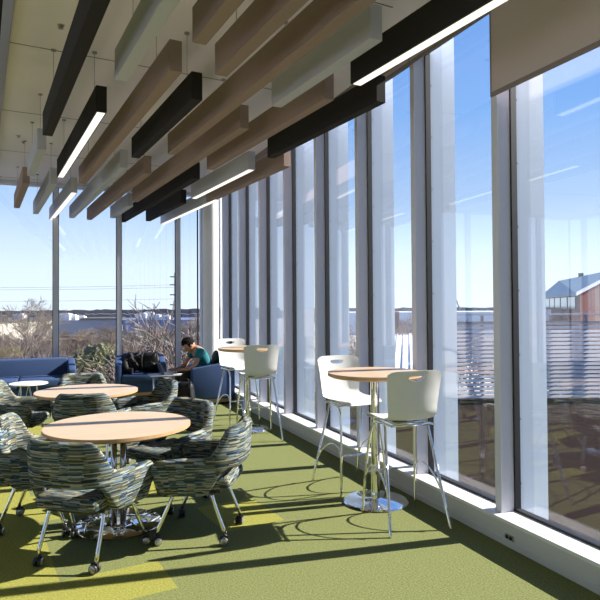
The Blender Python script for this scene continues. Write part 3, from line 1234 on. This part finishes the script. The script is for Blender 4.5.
def jp(p, r, par=None):
    P_.append(Vector(p))
    R_.append(r)
    if par is not None:
        E_.append((par, len(P_) - 1))
    return len(P_) - 1


pel = jp((0, -0.02, 0.54), (0.15, 0.11))
wai = jp((0, 0.02, 0.66), (0.14, 0.10), pel)
che = jp((0, 0.09, 0.78), (0.155, 0.11), wai)
sho = jp((0, 0.15, 0.865), (0.11, 0.085), che)
nek = jp((0, 0.205, 0.915), 0.052, sho)
hd0 = jp((0, 0.245, 0.935), 0.055, nek)
hands = []
for sg in (-1, 1):
    a = jp((0.17 * sg, 0.16, 0.855), 0.052, sho)
    b_ = jp((0.235 * sg, 0.235, 0.70), 0.045, a)
    c_ = jp((0.235 * sg, 0.285, 0.605), 0.042, b_)
    d_ = jp((0.175 * sg, 0.38, 0.578), 0.034, c_)
    w_ = jp((0.095 * sg, 0.480, 0.562), 0.024, d_)
    pm = jp((0.075 * sg, 0.520, 0.560), (0.036, 0.017), w_)
    hands.append((sg, pm))
    h_ = jp((0.10 * sg, -0.0, 0.50), 0.095, pel)
    k0 = jp((0.13 * sg, 0.20, 0.515), 0.08, h_)
    k1 = jp((0.15 * sg, 0.42, 0.525 - 0.055), 0.060, k0)
    s1 = jp((0.155 * sg, 0.42, 0.30), 0.052, k1)
    an = jp((0.16 * sg, 0.38, 0.09), 0.036, s1)
    tt = jp((0.17 * sg, 0.50, 0.04), (0.04, 0.032), an)
body = skin('body', (P_, R_, E_), M_SKIN, man, 2)
# head with face, ears, nose; fingers: joined into the one body mesh
bm = bmesh.new()
bm.from_mesh(body.data)
HC = Vector((0, 0.285, 0.955))
tilt = Matrix.Rotation(-0.80, 3, 'X')           # looks down at the laptop


def headfn(p, u):
    # +Y is the face, +Z the crown
    if p.z < 0:
        p.x *= 1 + 0.25 * p.z / 0.12
        p.y = p.y * (1 + 0.12 * p.z / 0.12) + (0.012 if p.y > 0 else 0)
    if p.y > 0.05:
        p.x *= 0.97
        if -0.01 < p.z < 0.03:
            p.y -= 0.008 * (1 - abs(p.x) / 0.09)
    return tilt @ p


ball(bm, HC, (0.076, 0.096, 0.120), 28, 20, headfn)


def hpt(x, y, z):
    return HC + tilt @ Vector((x, y, z))


def lump(c, r, rot=True):
    ball(bm, c, r, 12, 8, (lambda p, u: tilt @ p) if rot else None)


lump(hpt(0, 0.103, -0.020), (0.013, 0.018, 0.022))      # nose
lump(hpt(0, 0.094, -0.002), (0.010, 0.012, 0.022))
lump(hpt(0, 0.088, -0.058), (0.024, 0.012, 0.007))      # lips
lump(hpt(0, 0.086, -0.067), (0.020, 0.012, 0.007))
lump(hpt(0, 0.078, -0.098), (0.024, 0.020, 0.016))      # chin
for sg in (-1, 1):
    lump(hpt(0.078 * sg, -0.005, -0.012), (0.009, 0.020, 0.032))    # ear
    lump(hpt(0.033 * sg, 0.084, 0.026), (0.024, 0.012, 0.008))      # brow
    for i, (dx, ln) in enumerate(((-0.026, 0.060), (-0.009, 0.070), (0.009, 0.066), (0.026, 0.050))):
        x = 0.075 * sg + dx * sg * -1
        base = Vector((x, 0.545, 0.562))
        tube(bm, [base - Vector((0, 0.02, 0)), base + Vector((0, ln * 0.35, 0.010)), base + Vector((0, ln * 0.72, 0.004)), base + Vector((0, ln, -0.014))],
             [0.0088, 0.0086, 0.0078, 0.006], 8)
    tube(bm, [(0.075 * sg - 0.026 * sg, 0.510, 0.556), (0.075 * sg - 0.050 * sg, 0.535, 0.554), (0.075 * sg - 0.056 * sg, 0.562, 0.546)], [0.011, 0.0095, 0.0075], 8)
for f in bm.faces:
    f.smooth = True
bm.to_mesh(body.data)
bm.free()
for sg in (-1, 1):
    bm = bmesh.new()
    ball(bm, hpt(0.032 * sg, 0.082, 0.008), 0.0105, 12, 8)
    obj('eye', bm, mat('eye', (0.10, 0.07, 0.06), 0.3), man, smooth=True)
# hair: cap plus short tufts
bm = bmesh.new()


def hairfn(p, u):
    q = Vector(p)
    if u.y > 0.45 and u.z < 0.42:        # keep the face free
        q = q * 0.80
    if u.z < -0.35:
        q = q * 0.84
    q *= 1 + 0.035 * math.sin(u.x * 13 + u.z * 9) * math.sin(u.y * 11 + 1)
    return tilt @ q


ball(bm, HC + tilt @ Vector((0, -0.012, 0.020)), (0.087, 0.104, 0.118), 32, 24, hairfn)
rnd = random.Random(4)
for k in range(110):
    a = rnd.uniform(0, 2 * PI)
    e = rnd.uniform(0.15, 1.45)
    u = Vector((math.cos(a) * math.cos(e), math.sin(a) * math.cos(e), math.sin(e)))
    if u.y > 0.5 and u.z < 0.45:
        continue
    b0 = HC + tilt @ Vector((u.x * 0.083, u.y * 0.100 - 0.012, u.z * 0.113 + 0.020))
    tip = b0 + tilt @ (u * 0.018 + Vector((rnd.uniform(-.012, .012), 0.014, -0.004)))
    tube(bm, [b0, tip], [0.011, 0.003], 5)
obj('hair', bm, M_HAIR, man, smooth=True)
# t-shirt
pts = [(0, -0.03, 0.54), (0, 0.02, 0.66), (0, 0.09, 0.78), (0, 0.145, 0.865), (0, 0.185, 0.898)]
rad = [(0.165, 0.125), (0.155, 0.118), (0.172, 0.125), (0.128, 0.10), (0.070, 0.066)]
edg = [(0, 1), (1, 2), (2, 3), (3, 4)]
for sg in (-1, 1):
    i = len(pts)
    pts += [(0.17 * sg, 0.158, 0.855), (0.225 * sg, 0.222, 0.728)]
    rad += [0.070, 0.064]
    edg += [(3, i), (i, i + 1)]
skin('t_shirt', (pts, rad, edg), M_TEAL, man, 2)
# trousers
pts = [(0, -0.02, 0.53)]
rad = [(0.168, 0.115)]
edg = []
for sg in (-1, 1):
    i = len(pts)
    pts += [(0.10 * sg, 0.0, 0.500), (0.13 * sg, 0.20, 0.515), (0.15 * sg, 0.42, 0.475), (0.155 * sg, 0.425, 0.30), (0.16 * sg, 0.385, 0.10)]
    rad += [0.110, 0.092, 0.074, 0.066, 0.058]
    edg += [(0, i), (i, i + 1), (i + 1, i + 2), (i + 2, i + 3), (i + 3, i + 4)]
skin('trousers', (pts, rad, edg), M_TROUSER, man, 2)
for sg in (-1, 1):
    skin('shoe', ([(0.16 * sg, 0.355, 0.045), (0.165 * sg, 0.44, 0.045), (0.175 * sg, 0.53, 0.035)], [(0.042, 0.044), (0.045, 0.044), (0.040, 0.030)], [(0, 1), (1, 2)]),
         M_BLACK, man, 2)


# bags
def bag(name, label, loc, rot, size, seed, cat='bag'):
    t = thing(name, label, cat, loc, rot)
    rn = random.Random(seed)
    w, d_, h = size
    bm = bmesh.new()
    ph = [rn.uniform(0, 6) for _ in range(4)]

    def fn(p, u):
        f = abs(u.z)
        q = Vector((math.copysign(abs(u.x) ** 0.6, u.x) * w / 2, math.copysign(abs(u.y) ** 0.6, u.y) * d_ / 2, math.copysign(abs(u.z) ** 0.75, u.z) * h / 2))
        taper = 1 - 0.16 * (u.z + 1) / 2
        q.x *= taper * (1 + 0.06 * math.sin(u.z * 5 + ph[0]))
        q.y *= taper * (1 + 0.10 * math.sin(u.z * 6 + u.x * 3 + ph[1]))
        return q
    ball(bm, (0, 0, h / 2), 1, 28, 20, fn)
    obj('bag_body', bm, M_BAG, t, smooth=True)
    bm = bmesh.new()
    ball(bm, (0, d_ * 0.42, h * 0.33), (w * 0.34, d_ * 0.26, h * 0.22), 20, 14)
    obj('front_pocket', bm, M_BAG, t, smooth=True)
    for sg in (-1, 1):
        obj('strap', T(smooth_path([(0.24 * w * sg, -d_ * 0.25, h * 0.95), (0.30 * w * sg, d_ * 0.30, h * 0.98), (0.36 * w * sg, d_ * 0.62, h * 0.6), (0.32 * w * sg, d_ * 0.56, h * 0.14)], 6), 0.012, 8), M_BAG, t)
    obj('handle', T(smooth_path([(-0.05, -d_ * 0.1, h * 0.96), (-0.03, -d_ * 0.1, h * 1.08), (0.03, -d_ * 0.1, h * 1.08), (0.05, -d_ * 0.1, h * 0.96)], 5), 0.009, 8), M_BAG, t)
    return t


bag('backpack', 'black backpack slumped on the seat of the armchair by the end windows', (1.66, 11.02, 0.415), face_rot(-0.2, -1), (0.38, 0.26, 0.36), 3)
bag('backpack', 'black backpack standing on the carpet in front of the seated man', (1.93, 9.25, 0.0), face_rot(-0.5, -1), (0.32, 0.24, 0.43), 5)
bm = bmesh.new()


def jfn(p, u):
    q = Vector((u.x * 0.20, u.y * 0.17, u.z * 0.15))
    q.z += 0.10 * (u.y + 1) / 2
    f = 0.018 * math.sin(u.x * 9 + u.z * 5) + 0.014 * math.sin(u.y * 12 + u.x * 6) + 0.01 * math.sin(u.z * 17 + u.y * 5)
    q *= 1 + f / 0.17
    q.z = max(q.z, -0.115 + 0.01 * math.sin(u.x * 8))
    return q


ball(bm, (0, 0, 0.125), 1, 48, 32, jfn)
t = obj('jacket', bm, M_BAG, None, smooth=True)
obj('sleeve', T(smooth_path([(-0.12, -0.02, 0.20), (-0.16, -0.14, 0.15), (-0.13, -0.22, 0.055), (-0.05, -0.27, 0.045)], 5), [0.05 + 0.004 * math.sin(i * 2.1) for i in range(16)], 12), M_BAG, t)
tag(t, 'black jacket thrown over the left half of the bag-holding armchair', 'jacket')
t.location = (1.38, 11.10, 0.425)
t = rbox(-0.07, 0.07, -0.05, 0.05, 0, 0.012, 0.004, 2)
t = tag(obj('notebook', t, M_PAPER), 'small white notebook lying on the near edge of the laptop table', 'notebook')
t.location = (1.87, 9.58, 0.5125)

bm = bmesh.new()
ball(bm, (0, 0, 0.17), 1, 28, 20, lambda p, u: Vector((u.x * 0.07, u.y * 0.20, u.z * 0.17)) * (1 + 0.08 * math.sin(u.y * 9 + u.z * 7)))
t = obj('folded_coat', bm, M_BAG, None, smooth=True)
tag(t, 'black folded coat tucked behind the back of the seated man', 'coat')
t.location = (2.585, 9.86, 0.50)
# twin outlet on the sill wall under the nearest mullion
t = thing('power_outlet', 'small twin power outlet on the low wall under the nearest windows', 'power outlet', (WX - 0.006, 3.16, 0.068))
obj('cover_plate', B(-0.003, 0.006, -0.038, 0.038, -0.016, 0.016), M_STEEL, t)
for sg in (-1, 1):
    bm = bmesh.new()
    tube(bm, [(-0.003, 0.018 * sg, 0), (-0.006, 0.018 * sg, 0)], 0.012, 16)
    obj('socket', bm, M_DARKFRAME, t)


# ------------------------------------------------------------------ outside
GZ = -12.0
o = struct('ground', B(-900, 900, -300, 1500, GZ - 1, GZ), mat('winter ground', (0.43, 0.40, 0.37), 0.95, var=(0.03, 0.4)))
# lower roof beside the window wall and the facade below
struct('wall_outer', B(3.0, 3.28, RY, BY + 0.2, -3.0, -0.45), M_SILL)


def plan(pts, z0, z1):
    bm = bmesh.new()
    lo = [bm.verts.new((p[0], p[1], z0)) for p in pts]
    hi = [bm.verts.new((p[0], p[1], z1)) for p in pts]
    bm.faces.new(lo)
    bm.faces.new(hi)
    for i in range(len(pts)):
        j = (i + 1) % len(pts)
        bm.faces.new((lo[i], lo[j], hi[j], hi[i]))
    return bm


def cp(px, D):
    v = campt(px, D, 0)
    return (v.x, v.y)


dk = [(3.35, -6), (3.35, 24.0), cp(452, 21.2), cp(452, 21), cp(760, 21.0), (26, -6)]
tag(obj('lower_roof', plan(dk, -2.6, -1.6), M_DECK), 'dark flat lower roof below the right windows', 'roof')

# louvred screen wall
a, b_ = Vector((*cp(448, 20), 0)), Vector((*cp(720, 20), 0))
dr = (b_ - a).normalized()
ln = (b_ - a).length
rot = math.atan2(dr.y, dr.x)
t = thing('louvre_screen', 'grey horizontal slatted metal screen wall beyond the right windows', 'screen wall', (a.x, a.y, -1.6), rot)
bm = bmesh.new()
for k in range(19):
    z = 0.05 + 0.135 * k
    m4 = Matrix.Translation((ln / 2, 0, z)) @ Matrix.Rotation(-0.55, 4, 'X')
    box(bm, -ln / 2, ln / 2, -0.012, 0.012, 0, 0.10, 0, m4)
obj('slat_panel', bm, M_SLAT, t)
k = 0
while k * 1.15 < ln:
    obj('screen_post', B(k * 1.15 - 0.04, k * 1.15 + 0.04, 0.04, 0.14, 0, 2.85), mat('post metal', (0.16, 0.17, 0.20), 0.5), t)
    k += 1
obj('top_rail', B(0, ln, 0.03, 0.10, 2.80, 2.86), M_SLAT, t)
obj('cap_rail', B(0, ln, -0.06, 0.10, 2.56, 2.60), mat('post metal', (0.16, 0.17, 0.20), 0.5), t)

# brick building with a blue-grey metal roof
t = thing('brick_building', 'red brick building with a blue grey metal gable roof beyond the slatted screen', 'building', (0, 0, 0))
N0, N1 = Vector((*cp(580, 50), 2.33)), Vector((*cp(626, 52.5), 4.45))
F0, F1 = Vector((*cp(541.5, 84), 2.33)), Vector((*cp(559, 87), 4.55))
N2, F2 = N1 * 2 - N0, F1 * 2 - F0
N2.z = N0.z
F2.z = F0.z
bm = bmesh.new()
vs = [bm.verts.new(v) for v in (N0, N1, N2, F0, F1, F2)]
bt = [bm.verts.new((v.x, v.y, -7)) for v in (N0, N2, F0, F2)]
bm.faces.new((vs[0], vs[1], vs[2], bt[1], bt[0]))
bm.faces.new((vs[3], bt[2], bt[3], vs[5], vs[4]))
bm.faces.new((vs[0], bt[0], bt[2], vs[3]))
bm.faces.new((vs[2], vs[5], bt[3], bt[1]))
bm.faces.new(bt)
bm.faces.new((vs[0], vs[3], vs[4], vs[1]))
bm.faces.new((vs[1], vs[4], vs[5], vs[2]))
obj('wall', bm, M_BRICK, t)


def slab(q, up, m, name, parent):
    bm = bmesh.new()
    lo = [bm.verts.new(v) for v in q]
    hi = [bm.verts.new(v + up) for v in q]
    bm.faces.new(lo)
    bm.faces.new(hi)
    for i in range(len(q)):
        j = (i + 1) % len(q)
        bm.faces.new((lo[i], lo[j], hi[j], hi[i]))
    return obj(name, bm, m, parent)


oh = (N0 - N1).normalized() * 0.5
slab([N0 + oh, F0 + oh, F1, N1], Vector((0, 0, 0.22)), M_GROOF, 'roof_panel', t)
oh2 = (N2 - N1).normalized() * 0.5
slab([N2 + oh2, F2 + oh2, F1, N1], Vector((0, 0, 0.22)), M_GROOF, 'roof_panel', t)
fw = (N0 - F0).normalized() * 0.25
slab([N0 + oh + fw, N1 + fw, N1, N0 + oh], Vector((0, 0, 0.30)), M_RTU, 'rake_trim', t)
# strip window and white unit on the long wall
side = (F0 - N0).normalized()
nrm = Vector((side.y, -side.x, 0))
if nrm.x > 0:
    nrm = -nrm
ln = (F0 - N0).length
for q in range(6):
    a = N0 + side * ln * (0.06 + q * 0.155) + nrm * 0.06
    b_ = a + side * ln * 0.13
    slab([Vector((a.x, a.y, 1.0)), Vector((b_.x, b_.y, 1.0)), Vector((b_.x, b_.y, 2.1)), Vector((a.x, a.y, 2.1))], nrm * 0.05, M_GLASSD, 'window', t)
a = N0 + side * ln * 0.30 + nrm * 1.2
b_ = a + side * ln * 0.5
slab([Vector((a.x, a.y, -0.6)), Vector((b_.x, b_.y, -0.6)), Vector((b_.x, b_.y, 0.9)), Vector((a.x, a.y, 0.9))], nrm * 0.8, M_RTU, 'rooftop_unit', t)
for q in (0.05, 0.55):
    c = N1.lerp(F1, q) + Vector((0, 0, 0.5))
    obj('roof_vent', B(c.x - 0.2, c.x + 0.2, c.y - 0.2, c.y + 0.2, c.z - 0.5, c.z + 0.1), M_ROOFD, t)

# white membrane roof seen past the near stool
a, b_, c, d_ = cp(380, 26), cp(440, 26), cp(430, 62), cp(388, 62)
t = thing('white_roof', 'long low white roof seen beyond the near bistro table', 'roof', (0, 0, 0))
obj('roof_deck', plan([a, b_, c, d_], -3.0, -1.5), M_MEMB, t)
for k in range(7):
    q = (k + 0.5) / 7
    s0 = Vector((*a, -1.5)).lerp(Vector((*b_, -1.5)), q)
    s1 = Vector((*d_, -1.5)).lerp(Vector((*c, -1.5)), q)
    obj('roof_seam', T([s0 + Vector((0, 0, 0.03)), s1 + Vector((0, 0, 0.03))], 0.06, 4), M_SLAT, t)
t = tag(obj('brick_shed', plan([cp(384, 70), cp(399, 70), cp(399, 78), cp(384, 78)], GZ, 0.6), M_BRICK), 'small brick block behind the long white roof', 'building')


def block(name, px0, px1, D, z0, z1, m, label, depth=20, cat='building', parts=None):
    t = thing(name, label, cat, (0, 0, 0))
    obj('wall', plan([cp(px0, D), cp(px1, D), cp(px1 - 1, D + depth), cp(px0, D + depth)], z0, z1), m, t)
    return t


def roof_units(t, specs):
    for px, D, w, z0, h in specs:
        c = campt(px, D, 0)
        bm = bmesh.new()
        m4 = Matrix.Translation((c.x, c.y, 0)) @ Matrix.Rotation(-TH, 4, 'Z')
        box(bm, -w / 2, w / 2, -w / 2, w / 2, z0, z0 + h, 0, m4)
        box(bm, -w / 3, w / 3, -w / 3, w / 3, z0 + h, z0 + h + 0.25, 0, m4)
        obj('rooftop_unit', bm, M_RTU, t)


def top_z(y, D):
    return EYE - (y - 304) / 600.0 * D


w1 = thing('warehouse', 'long cream warehouse behind the leftmost end window', 'building')
obj('wall', plan([cp(-130, 118), cp(54, 185), cp(53, 215), cp(-130, 160)], GZ, -2.9), M_CREAM, w1)
obj('roof_edge', plan([cp(-130, 117.6), cp(54.3, 184.6), cp(53, 215), cp(-130, 160)], -2.9, -2.3), M_ROOFD, w1)
roof_units(w1, [(20, 185, 3, -2.3, 1.3), (-30, 170, 3, -2.3, 1.3)])
w2 = block('warehouse', 56, 122, 205, GZ, top_z(319, 205), M_NAVYB, 'blue warehouse with pale rooftop units behind the second end window', 40)
roof_units(w2, [(66, 210, 3.5, top_z(319, 205), 2.2), (73, 212, 3, top_z(319, 205), 1.6), (82, 215, 2.5, top_z(319, 205), 1.2)])
obj('roof_edge', plan([cp(80, 204.5), cp(122, 204.5), cp(125, 225), cp(88, 225)], top_z(319, 205), top_z(317, 205)), M_ROOFD, w2)
w3 = block('warehouse', 122.5, 250, 230, GZ, top_z(319, 230), M_NAVYB, 'blue grey warehouse behind the third end window', 40)
roof_units(w3, [(142, 236, 4, top_z(319, 230), 2.4), (149, 238, 3.5, top_z(319, 230), 2.8), (156, 236, 3.5, top_z(319, 230), 1.8), (166, 236, 3, top_z(319, 230), 1.5)])
w4 = block('warehouse', 340, 560, 260, GZ, top_z(313, 260), mat('pale blue cladding', (0.36, 0.46, 0.58), 0.7, var=(0.05, 0.2)), 'pale blue distant warehouse seen over the slatted screen', 40)

# distant wooded ridge
rnd = random.Random(8)


def ridge(px0, px1, D, y_top, label, seed):
    rn = random.Random(seed)
    bm = bmesh.new()
    nn = 260
    rows = []
    h = 0
    for i in range(nn + 1):
        px = px0 + (px1 - px0) * i / nn
        h = h * 0.8 + rn.uniform(-1, 1) * 0.2
        zt = top_z(y_top, D) + h * D / 700 * 1.4 + rn.uniform(-0.6, 0.6)
        p = campt(px, D, 0)
        p2 = campt(px, D + 120, 0)
        rows.append((bm.verts.new((p.x, p.y, GZ)), bm.verts.new((p.x, p.y, zt - 0.3)), bm.verts.new((p.x + (p2.x - p.x) * .05, p.y + (p2.y - p.y) * .05, zt)), bm.verts.new((p2.x, p2.y, zt - 9)), bm.verts.new((p2.x, p2.y, GZ))))
    for i in range(nn):
        for k in range(4):
            bm.faces.new((rows[i][k], rows[i + 1][k], rows[i + 1][k + 1], rows[i][k + 1]))
    o = tag(obj('wooded_ridge', bm, M_WOODS, smooth=False), label, 'woodland')
    o['kind'] = 'stuff'
    return o


ridge(-260, 760, 800, 308.5, 'low wooded ridge along the whole horizon', 1)
ridge(-260, 350, 420, 313, 'band of bare woods in front of the horizon, left half', 2)


# trees
def tree_mesh(seed, h, m, bushy=1.0):
    rn = random.Random(seed)
    bm = bmesh.new()
    cnt = [0]

    def grow(p, d, ln, r, lev):
        if cnt[0] > 4200:
            return
        cnt[0] += 1
        q1 = p + d * ln * 0.5 + Vector((rn.uniform(-1, 1), rn.uniform(-1, 1), 0)) * ln * 0.04
        q = p + d * ln + Vector((rn.uniform(-1, 1), rn.uniform(-1, 1), 0)) * ln * 0.07
        r = max(r, 0.015)
        tube(bm, [p, q1, q], [r, r * 0.82, r * 0.62], 5 if lev < 2 else 3, caps=False)
        if lev >= 6:
            return
        nb = rn.choice((3, 3, 4)) if lev else 5
        for k in range(nb):
            ang = rn.uniform(0.25, 0.75) * bushy
            ax = Vector((rn.uniform(-1, 1), rn.uniform(-1, 1), rn.uniform(-0.3, 0.3))).normalized()
            nd = (Matrix.Rotation(ang, 3, ax) @ d)
            nd = (nd + Vector((0, 0, 0.12))).normalized()
            s = p.lerp(q, rn.uniform(0.55, 1.0)) if k else q
            grow(s, nd, ln * rn.uniform(0.62, 0.86), r * 0.60, lev + 1)
    grow(Vector((0, 0, 0)), Vector((0, 0, 1)), h * 0.24, h * 0.014, 0)
    zmax = max(v.co.z for v in bm.verts)
    bmesh.ops.scale(bm, vec=Vector((1, 1, 1)) * (h / zmax), verts=bm.verts)
    me = bpy.data.meshes.new('bare_tree')
    bm.to_mesh(me)
    bm.free()
    me.materials.append(m)
    return me


def ever_mesh(seed, h, w):
    rn = random.Random(seed)
    bm = bmesh.new()
    tube(bm, [(0, 0, 0), (0, 0, h * 0.9)], [h * 0.02, h * 0.006], 6)
    for k in range(2600):
        z = h * (0.12 + 0.88 * rn.random() ** 1.1)
        rr = w * (1 - (z / h) ** 1.6) * (0.35 + 0.65 * rn.random()) + 0.1
        a = rn.uniform(0, 2 * PI)
        c = Vector((rr * math.cos(a), rr * math.sin(a), z))
        s = h * rn.uniform(0.012, 0.03)
        d1 = Vector((rn.uniform(-1, 1), rn.uniform(-1, 1), rn.uniform(-1, 1))).normalized() * s
        d2 = Vector((rn.uniform(-1, 1), rn.uniform(-1, 1), rn.uniform(-1, 1))).normalized() * s
        d3 = d1.cross(d2).normalized() * s * 0.5
        v = [bm.verts.new(c + q) for q in (d1, d2, -d1 * 0.6 - d2 * 0.6, d3)]
        for f in ((0, 1, 2), (0, 1, 3), (1, 2, 3), (0, 2, 3)):
            bm.faces.new([v[i] for i in f])
    me = bpy.data.meshes.new('evergreen_tree')
    bm.to_mesh(me)
    bm.free()
    me.materials.append(M_EVER)
    return me


TM = [tree_mesh(s, 12, M_BARK if s % 2 else M_BARKPALE, 1.0 + 0.15 * (s % 3)) for s in range(6)]
EM = [ever_mesh(20, 9, 3.3), ever_mesh(21, 9, 2.8)]


def place(me, name, px, D, ytop, label, cat, group, base_h, rz):
    zt = top_z(ytop, D)
    o = bpy.data.objects.new(name, me)
    COL.objects.link(o)
    p = campt(px, D, GZ)
    o.location = p
    s = (zt - GZ) / base_h
    o.scale = (s * 1.1, s * 1.1, s)
    o.rotation_euler = (0, 0, rz)
    tag(o, label, cat, group)


rnd = random.Random(12)
zones = [
    (-60, 52, 26, (344, 366), 'low bare bushy tree in the near thicket behind the leftmost end window', 'low bare trees behind the leftmost end window'),
    (116, 184, 24, (344, 366), 'low bare bushy tree in the near thicket behind the third end window', 'low bare trees behind the third end window'),
    (-60, 52, 30, (330, 352), 'bare brown tree in the thicket behind the leftmost end window', 'bare trees behind the leftmost end window'),
    (56, 118, 14, (350, 372), 'low bare tree among the evergreens behind the second end window', 'bare trees behind the second end window'),
    (118, 182, 30, (326, 352), 'bare grey-brown tree in the thicket behind the third end window', 'bare trees behind the third end window'),
    (184, 225, 12, (308, 340), 'bare tree with fine twigs behind the end window beside the pier', 'bare trees beside the corner pier'),
]
for px0, px1, n_, lab, grp in ((-40, 52, 16, 'distant bare tree at the foot of the horizon ridge behind the leftmost end window', 'distant bare trees, left'),
                               (58, 116, 12, 'distant bare tree around the blue warehouse in the second end window', 'distant bare trees by the blue warehouse'),
                               (120, 200, 16, 'distant bare tree in front of the far warehouse in the third end window', 'distant bare trees, third window')):
    for k in range(n_):
        place(TM[rnd.randrange(6)], 'bare_tree', px0 + (px1 - px0) * (k + rnd.random()) / n_, rnd.uniform(105, 180), rnd.uniform(319, 336), lab, 'tree', grp, 12, rnd.uniform(0, 6))
for a, b_, n_, (y0, y1), lab, grp in zones:
    for k in range(n_):
        D = rnd.uniform(26, 95)
        px = a + (b_ - a) * (k + rnd.random()) / n_
        place(TM[rnd.randrange(6)], 'bare_tree', px, D, rnd.uniform(y0, y1), lab, 'tree', grp, 12, rnd.uniform(0, 6))
place(TM[2], 'bare_tree', 194, 40, 282, 'tall bare tree rising above the head of the seated man', 'tree', None, 12, 1)
place(TM[4], 'bare_tree', 27, 120, 293, 'lone bare tree standing above the horizon at far left', 'tree', None, 12, 2)
for i, (px, D, y) in enumerate(((80, 40, 350), (92, 34, 347), (103, 42, 343), (112, 38, 352), (72, 46, 356), (130, 36, 362))):
    place(EM[i % 2], 'evergreen_tree', px, D, y, ['dark evergreen tree left of centre in the second end window', 'full evergreen tree in the middle of the second end window', 'evergreen tree with the highest top in the second end window',
          'evergreen tree close to the second mullion from the corner', 'small evergreen tree nearest the parked cars', 'evergreen tree above the bag-holding armchair'][i], 'tree', None, 9, i)
for k in range(9):
    px = (355, 400, 408, 460, 470, 480, 555, 575, 400)[k]
    D = (60, 110, 130, 60, 75, 90, 42, 44, 90)[k]
    y = (309, 312, 314, 318, 319, 317, 316, 315, 313)[k]
    place(TM[k % 6], 'bare_tree', px, D, y, 'small bare tree beyond the right windows', 'tree', 'bare trees beyond the right windows', 12, k)


# parked cars
def car(px, D, rz, colr, label):
    p = campt(px, D, GZ)
    t = thing('car', label, 'car', p, rz, 'parked cars')
    m = mat('car paint ' + colr[0], colr[1], 0.25)
    bm = rbox(-0.9, 0.9, -2.2, 2.2, 0.28, 0.85, 0.12, 2)
    obj('car_body', bm, m, t, smooth=True, auto=40)
    bm = bmesh.new()
    vs = box(bm, -0.78, 0.78, -1.5, 1.1, 0.83, 1.42)
    for i in (4, 5):
        vs[i].co.y += 0.5
    for i in (6, 7):
        vs[i].co.y -= 0.6
    obj('car_cabin', bm, M_GLASSD, t)
    for sx_ in (-1, 1):
        for sy_ in (-1, 1):
            bm = T([(sx_ * 0.72, sy_ * 1.4, 0.32), (sx_ * 0.92, sy_ * 1.4, 0.32)], 0.32, 14)
            obj('wheel', bm, M_BLACK, t)


cars = [(59, 170, 'white', (0.8, 0.8, 0.8)), (63, 185, 'silver', (0.5, 0.52, 0.55)), (66, 160, 'red', (0.35, 0.03, 0.03)), (70, 190, 'white', (0.8, 0.8, 0.8)),
        (74, 172, 'white', (0.8, 0.8, 0.8)), (79, 186, 'blue', (0.05, 0.1, 0.3)), (10, 128, 'white', (0.8, 0.8, 0.8)), (45, 126, 'red', (0.35, 0.03, 0.03))]
lb = ['white parked car leftmost in the lot beside the left mullion', 'silver parked car second in the lot beside the left mullion', 'red parked car in the lot beside the left mullion',
      'white parked car farthest in the lot before the blue warehouse', 'white parked car right of the red one in the lot', 'blue parked car rightmost in the lot',
      'white parked car in front of the cream warehouse', 'red parked car in front of the cream warehouse']
for i, (px, D, n_, c) in enumerate(cars):
    car(px, D, 0.4 + 0.1 * i, (n_, c), lb[i])

# utility pole and wires
p = campt(175, 90, GZ)
t = thing('utility_pole', 'tall utility pole with short crossarms beside the third end mullion', 'utility pole', p, -TH)
obj('pole', T([(0, 0, 0), (0, 0, top_z(272, 90) - GZ)], [0.16, 0.11], 8), M_BARK, t)
for y in (276, 284, 294, 304):
    z = top_z(y, 90) - GZ
    obj('crossarm', B(-0.75, 0.3, -0.08, 0.08, z - 0.08, z + 0.08), M_BARK, t)
bm = bmesh.new()
for y0, y1 in ((284, 283), (286.5, 285), (298, 296.5)):
    A_ = campt(174.4, 89.8, top_z(y0, 89.8))
    B_ = campt(-140, 100, top_z(y1, 100))
    pts = []
    for k in range(13):
        q = k / 12
        v = A_.lerp(B_, q)
        v.z -= 0.9 * 4 * q * (1 - q) * 0.4
        pts.append(v)
    tube(bm, pts, 0.022, 4)
tag(obj('power_line', bm, M_CABLE), 'thin power lines crossing the sky behind the end windows', 'power line')

# crane far off
p = campt(459, 300, GZ)
t = thing('crane', 'tiny construction crane on the horizon between two right-hand mullions', 'crane', p, 0)
obj('mast', T([(0, 0, 0), (0, 0, 12)], 0.5, 4), M_ROOFD, t)
obj('boom', T([(0, 0, 11), (-3.0, 1, 21)], 0.3, 4), M_ROOFD, t)
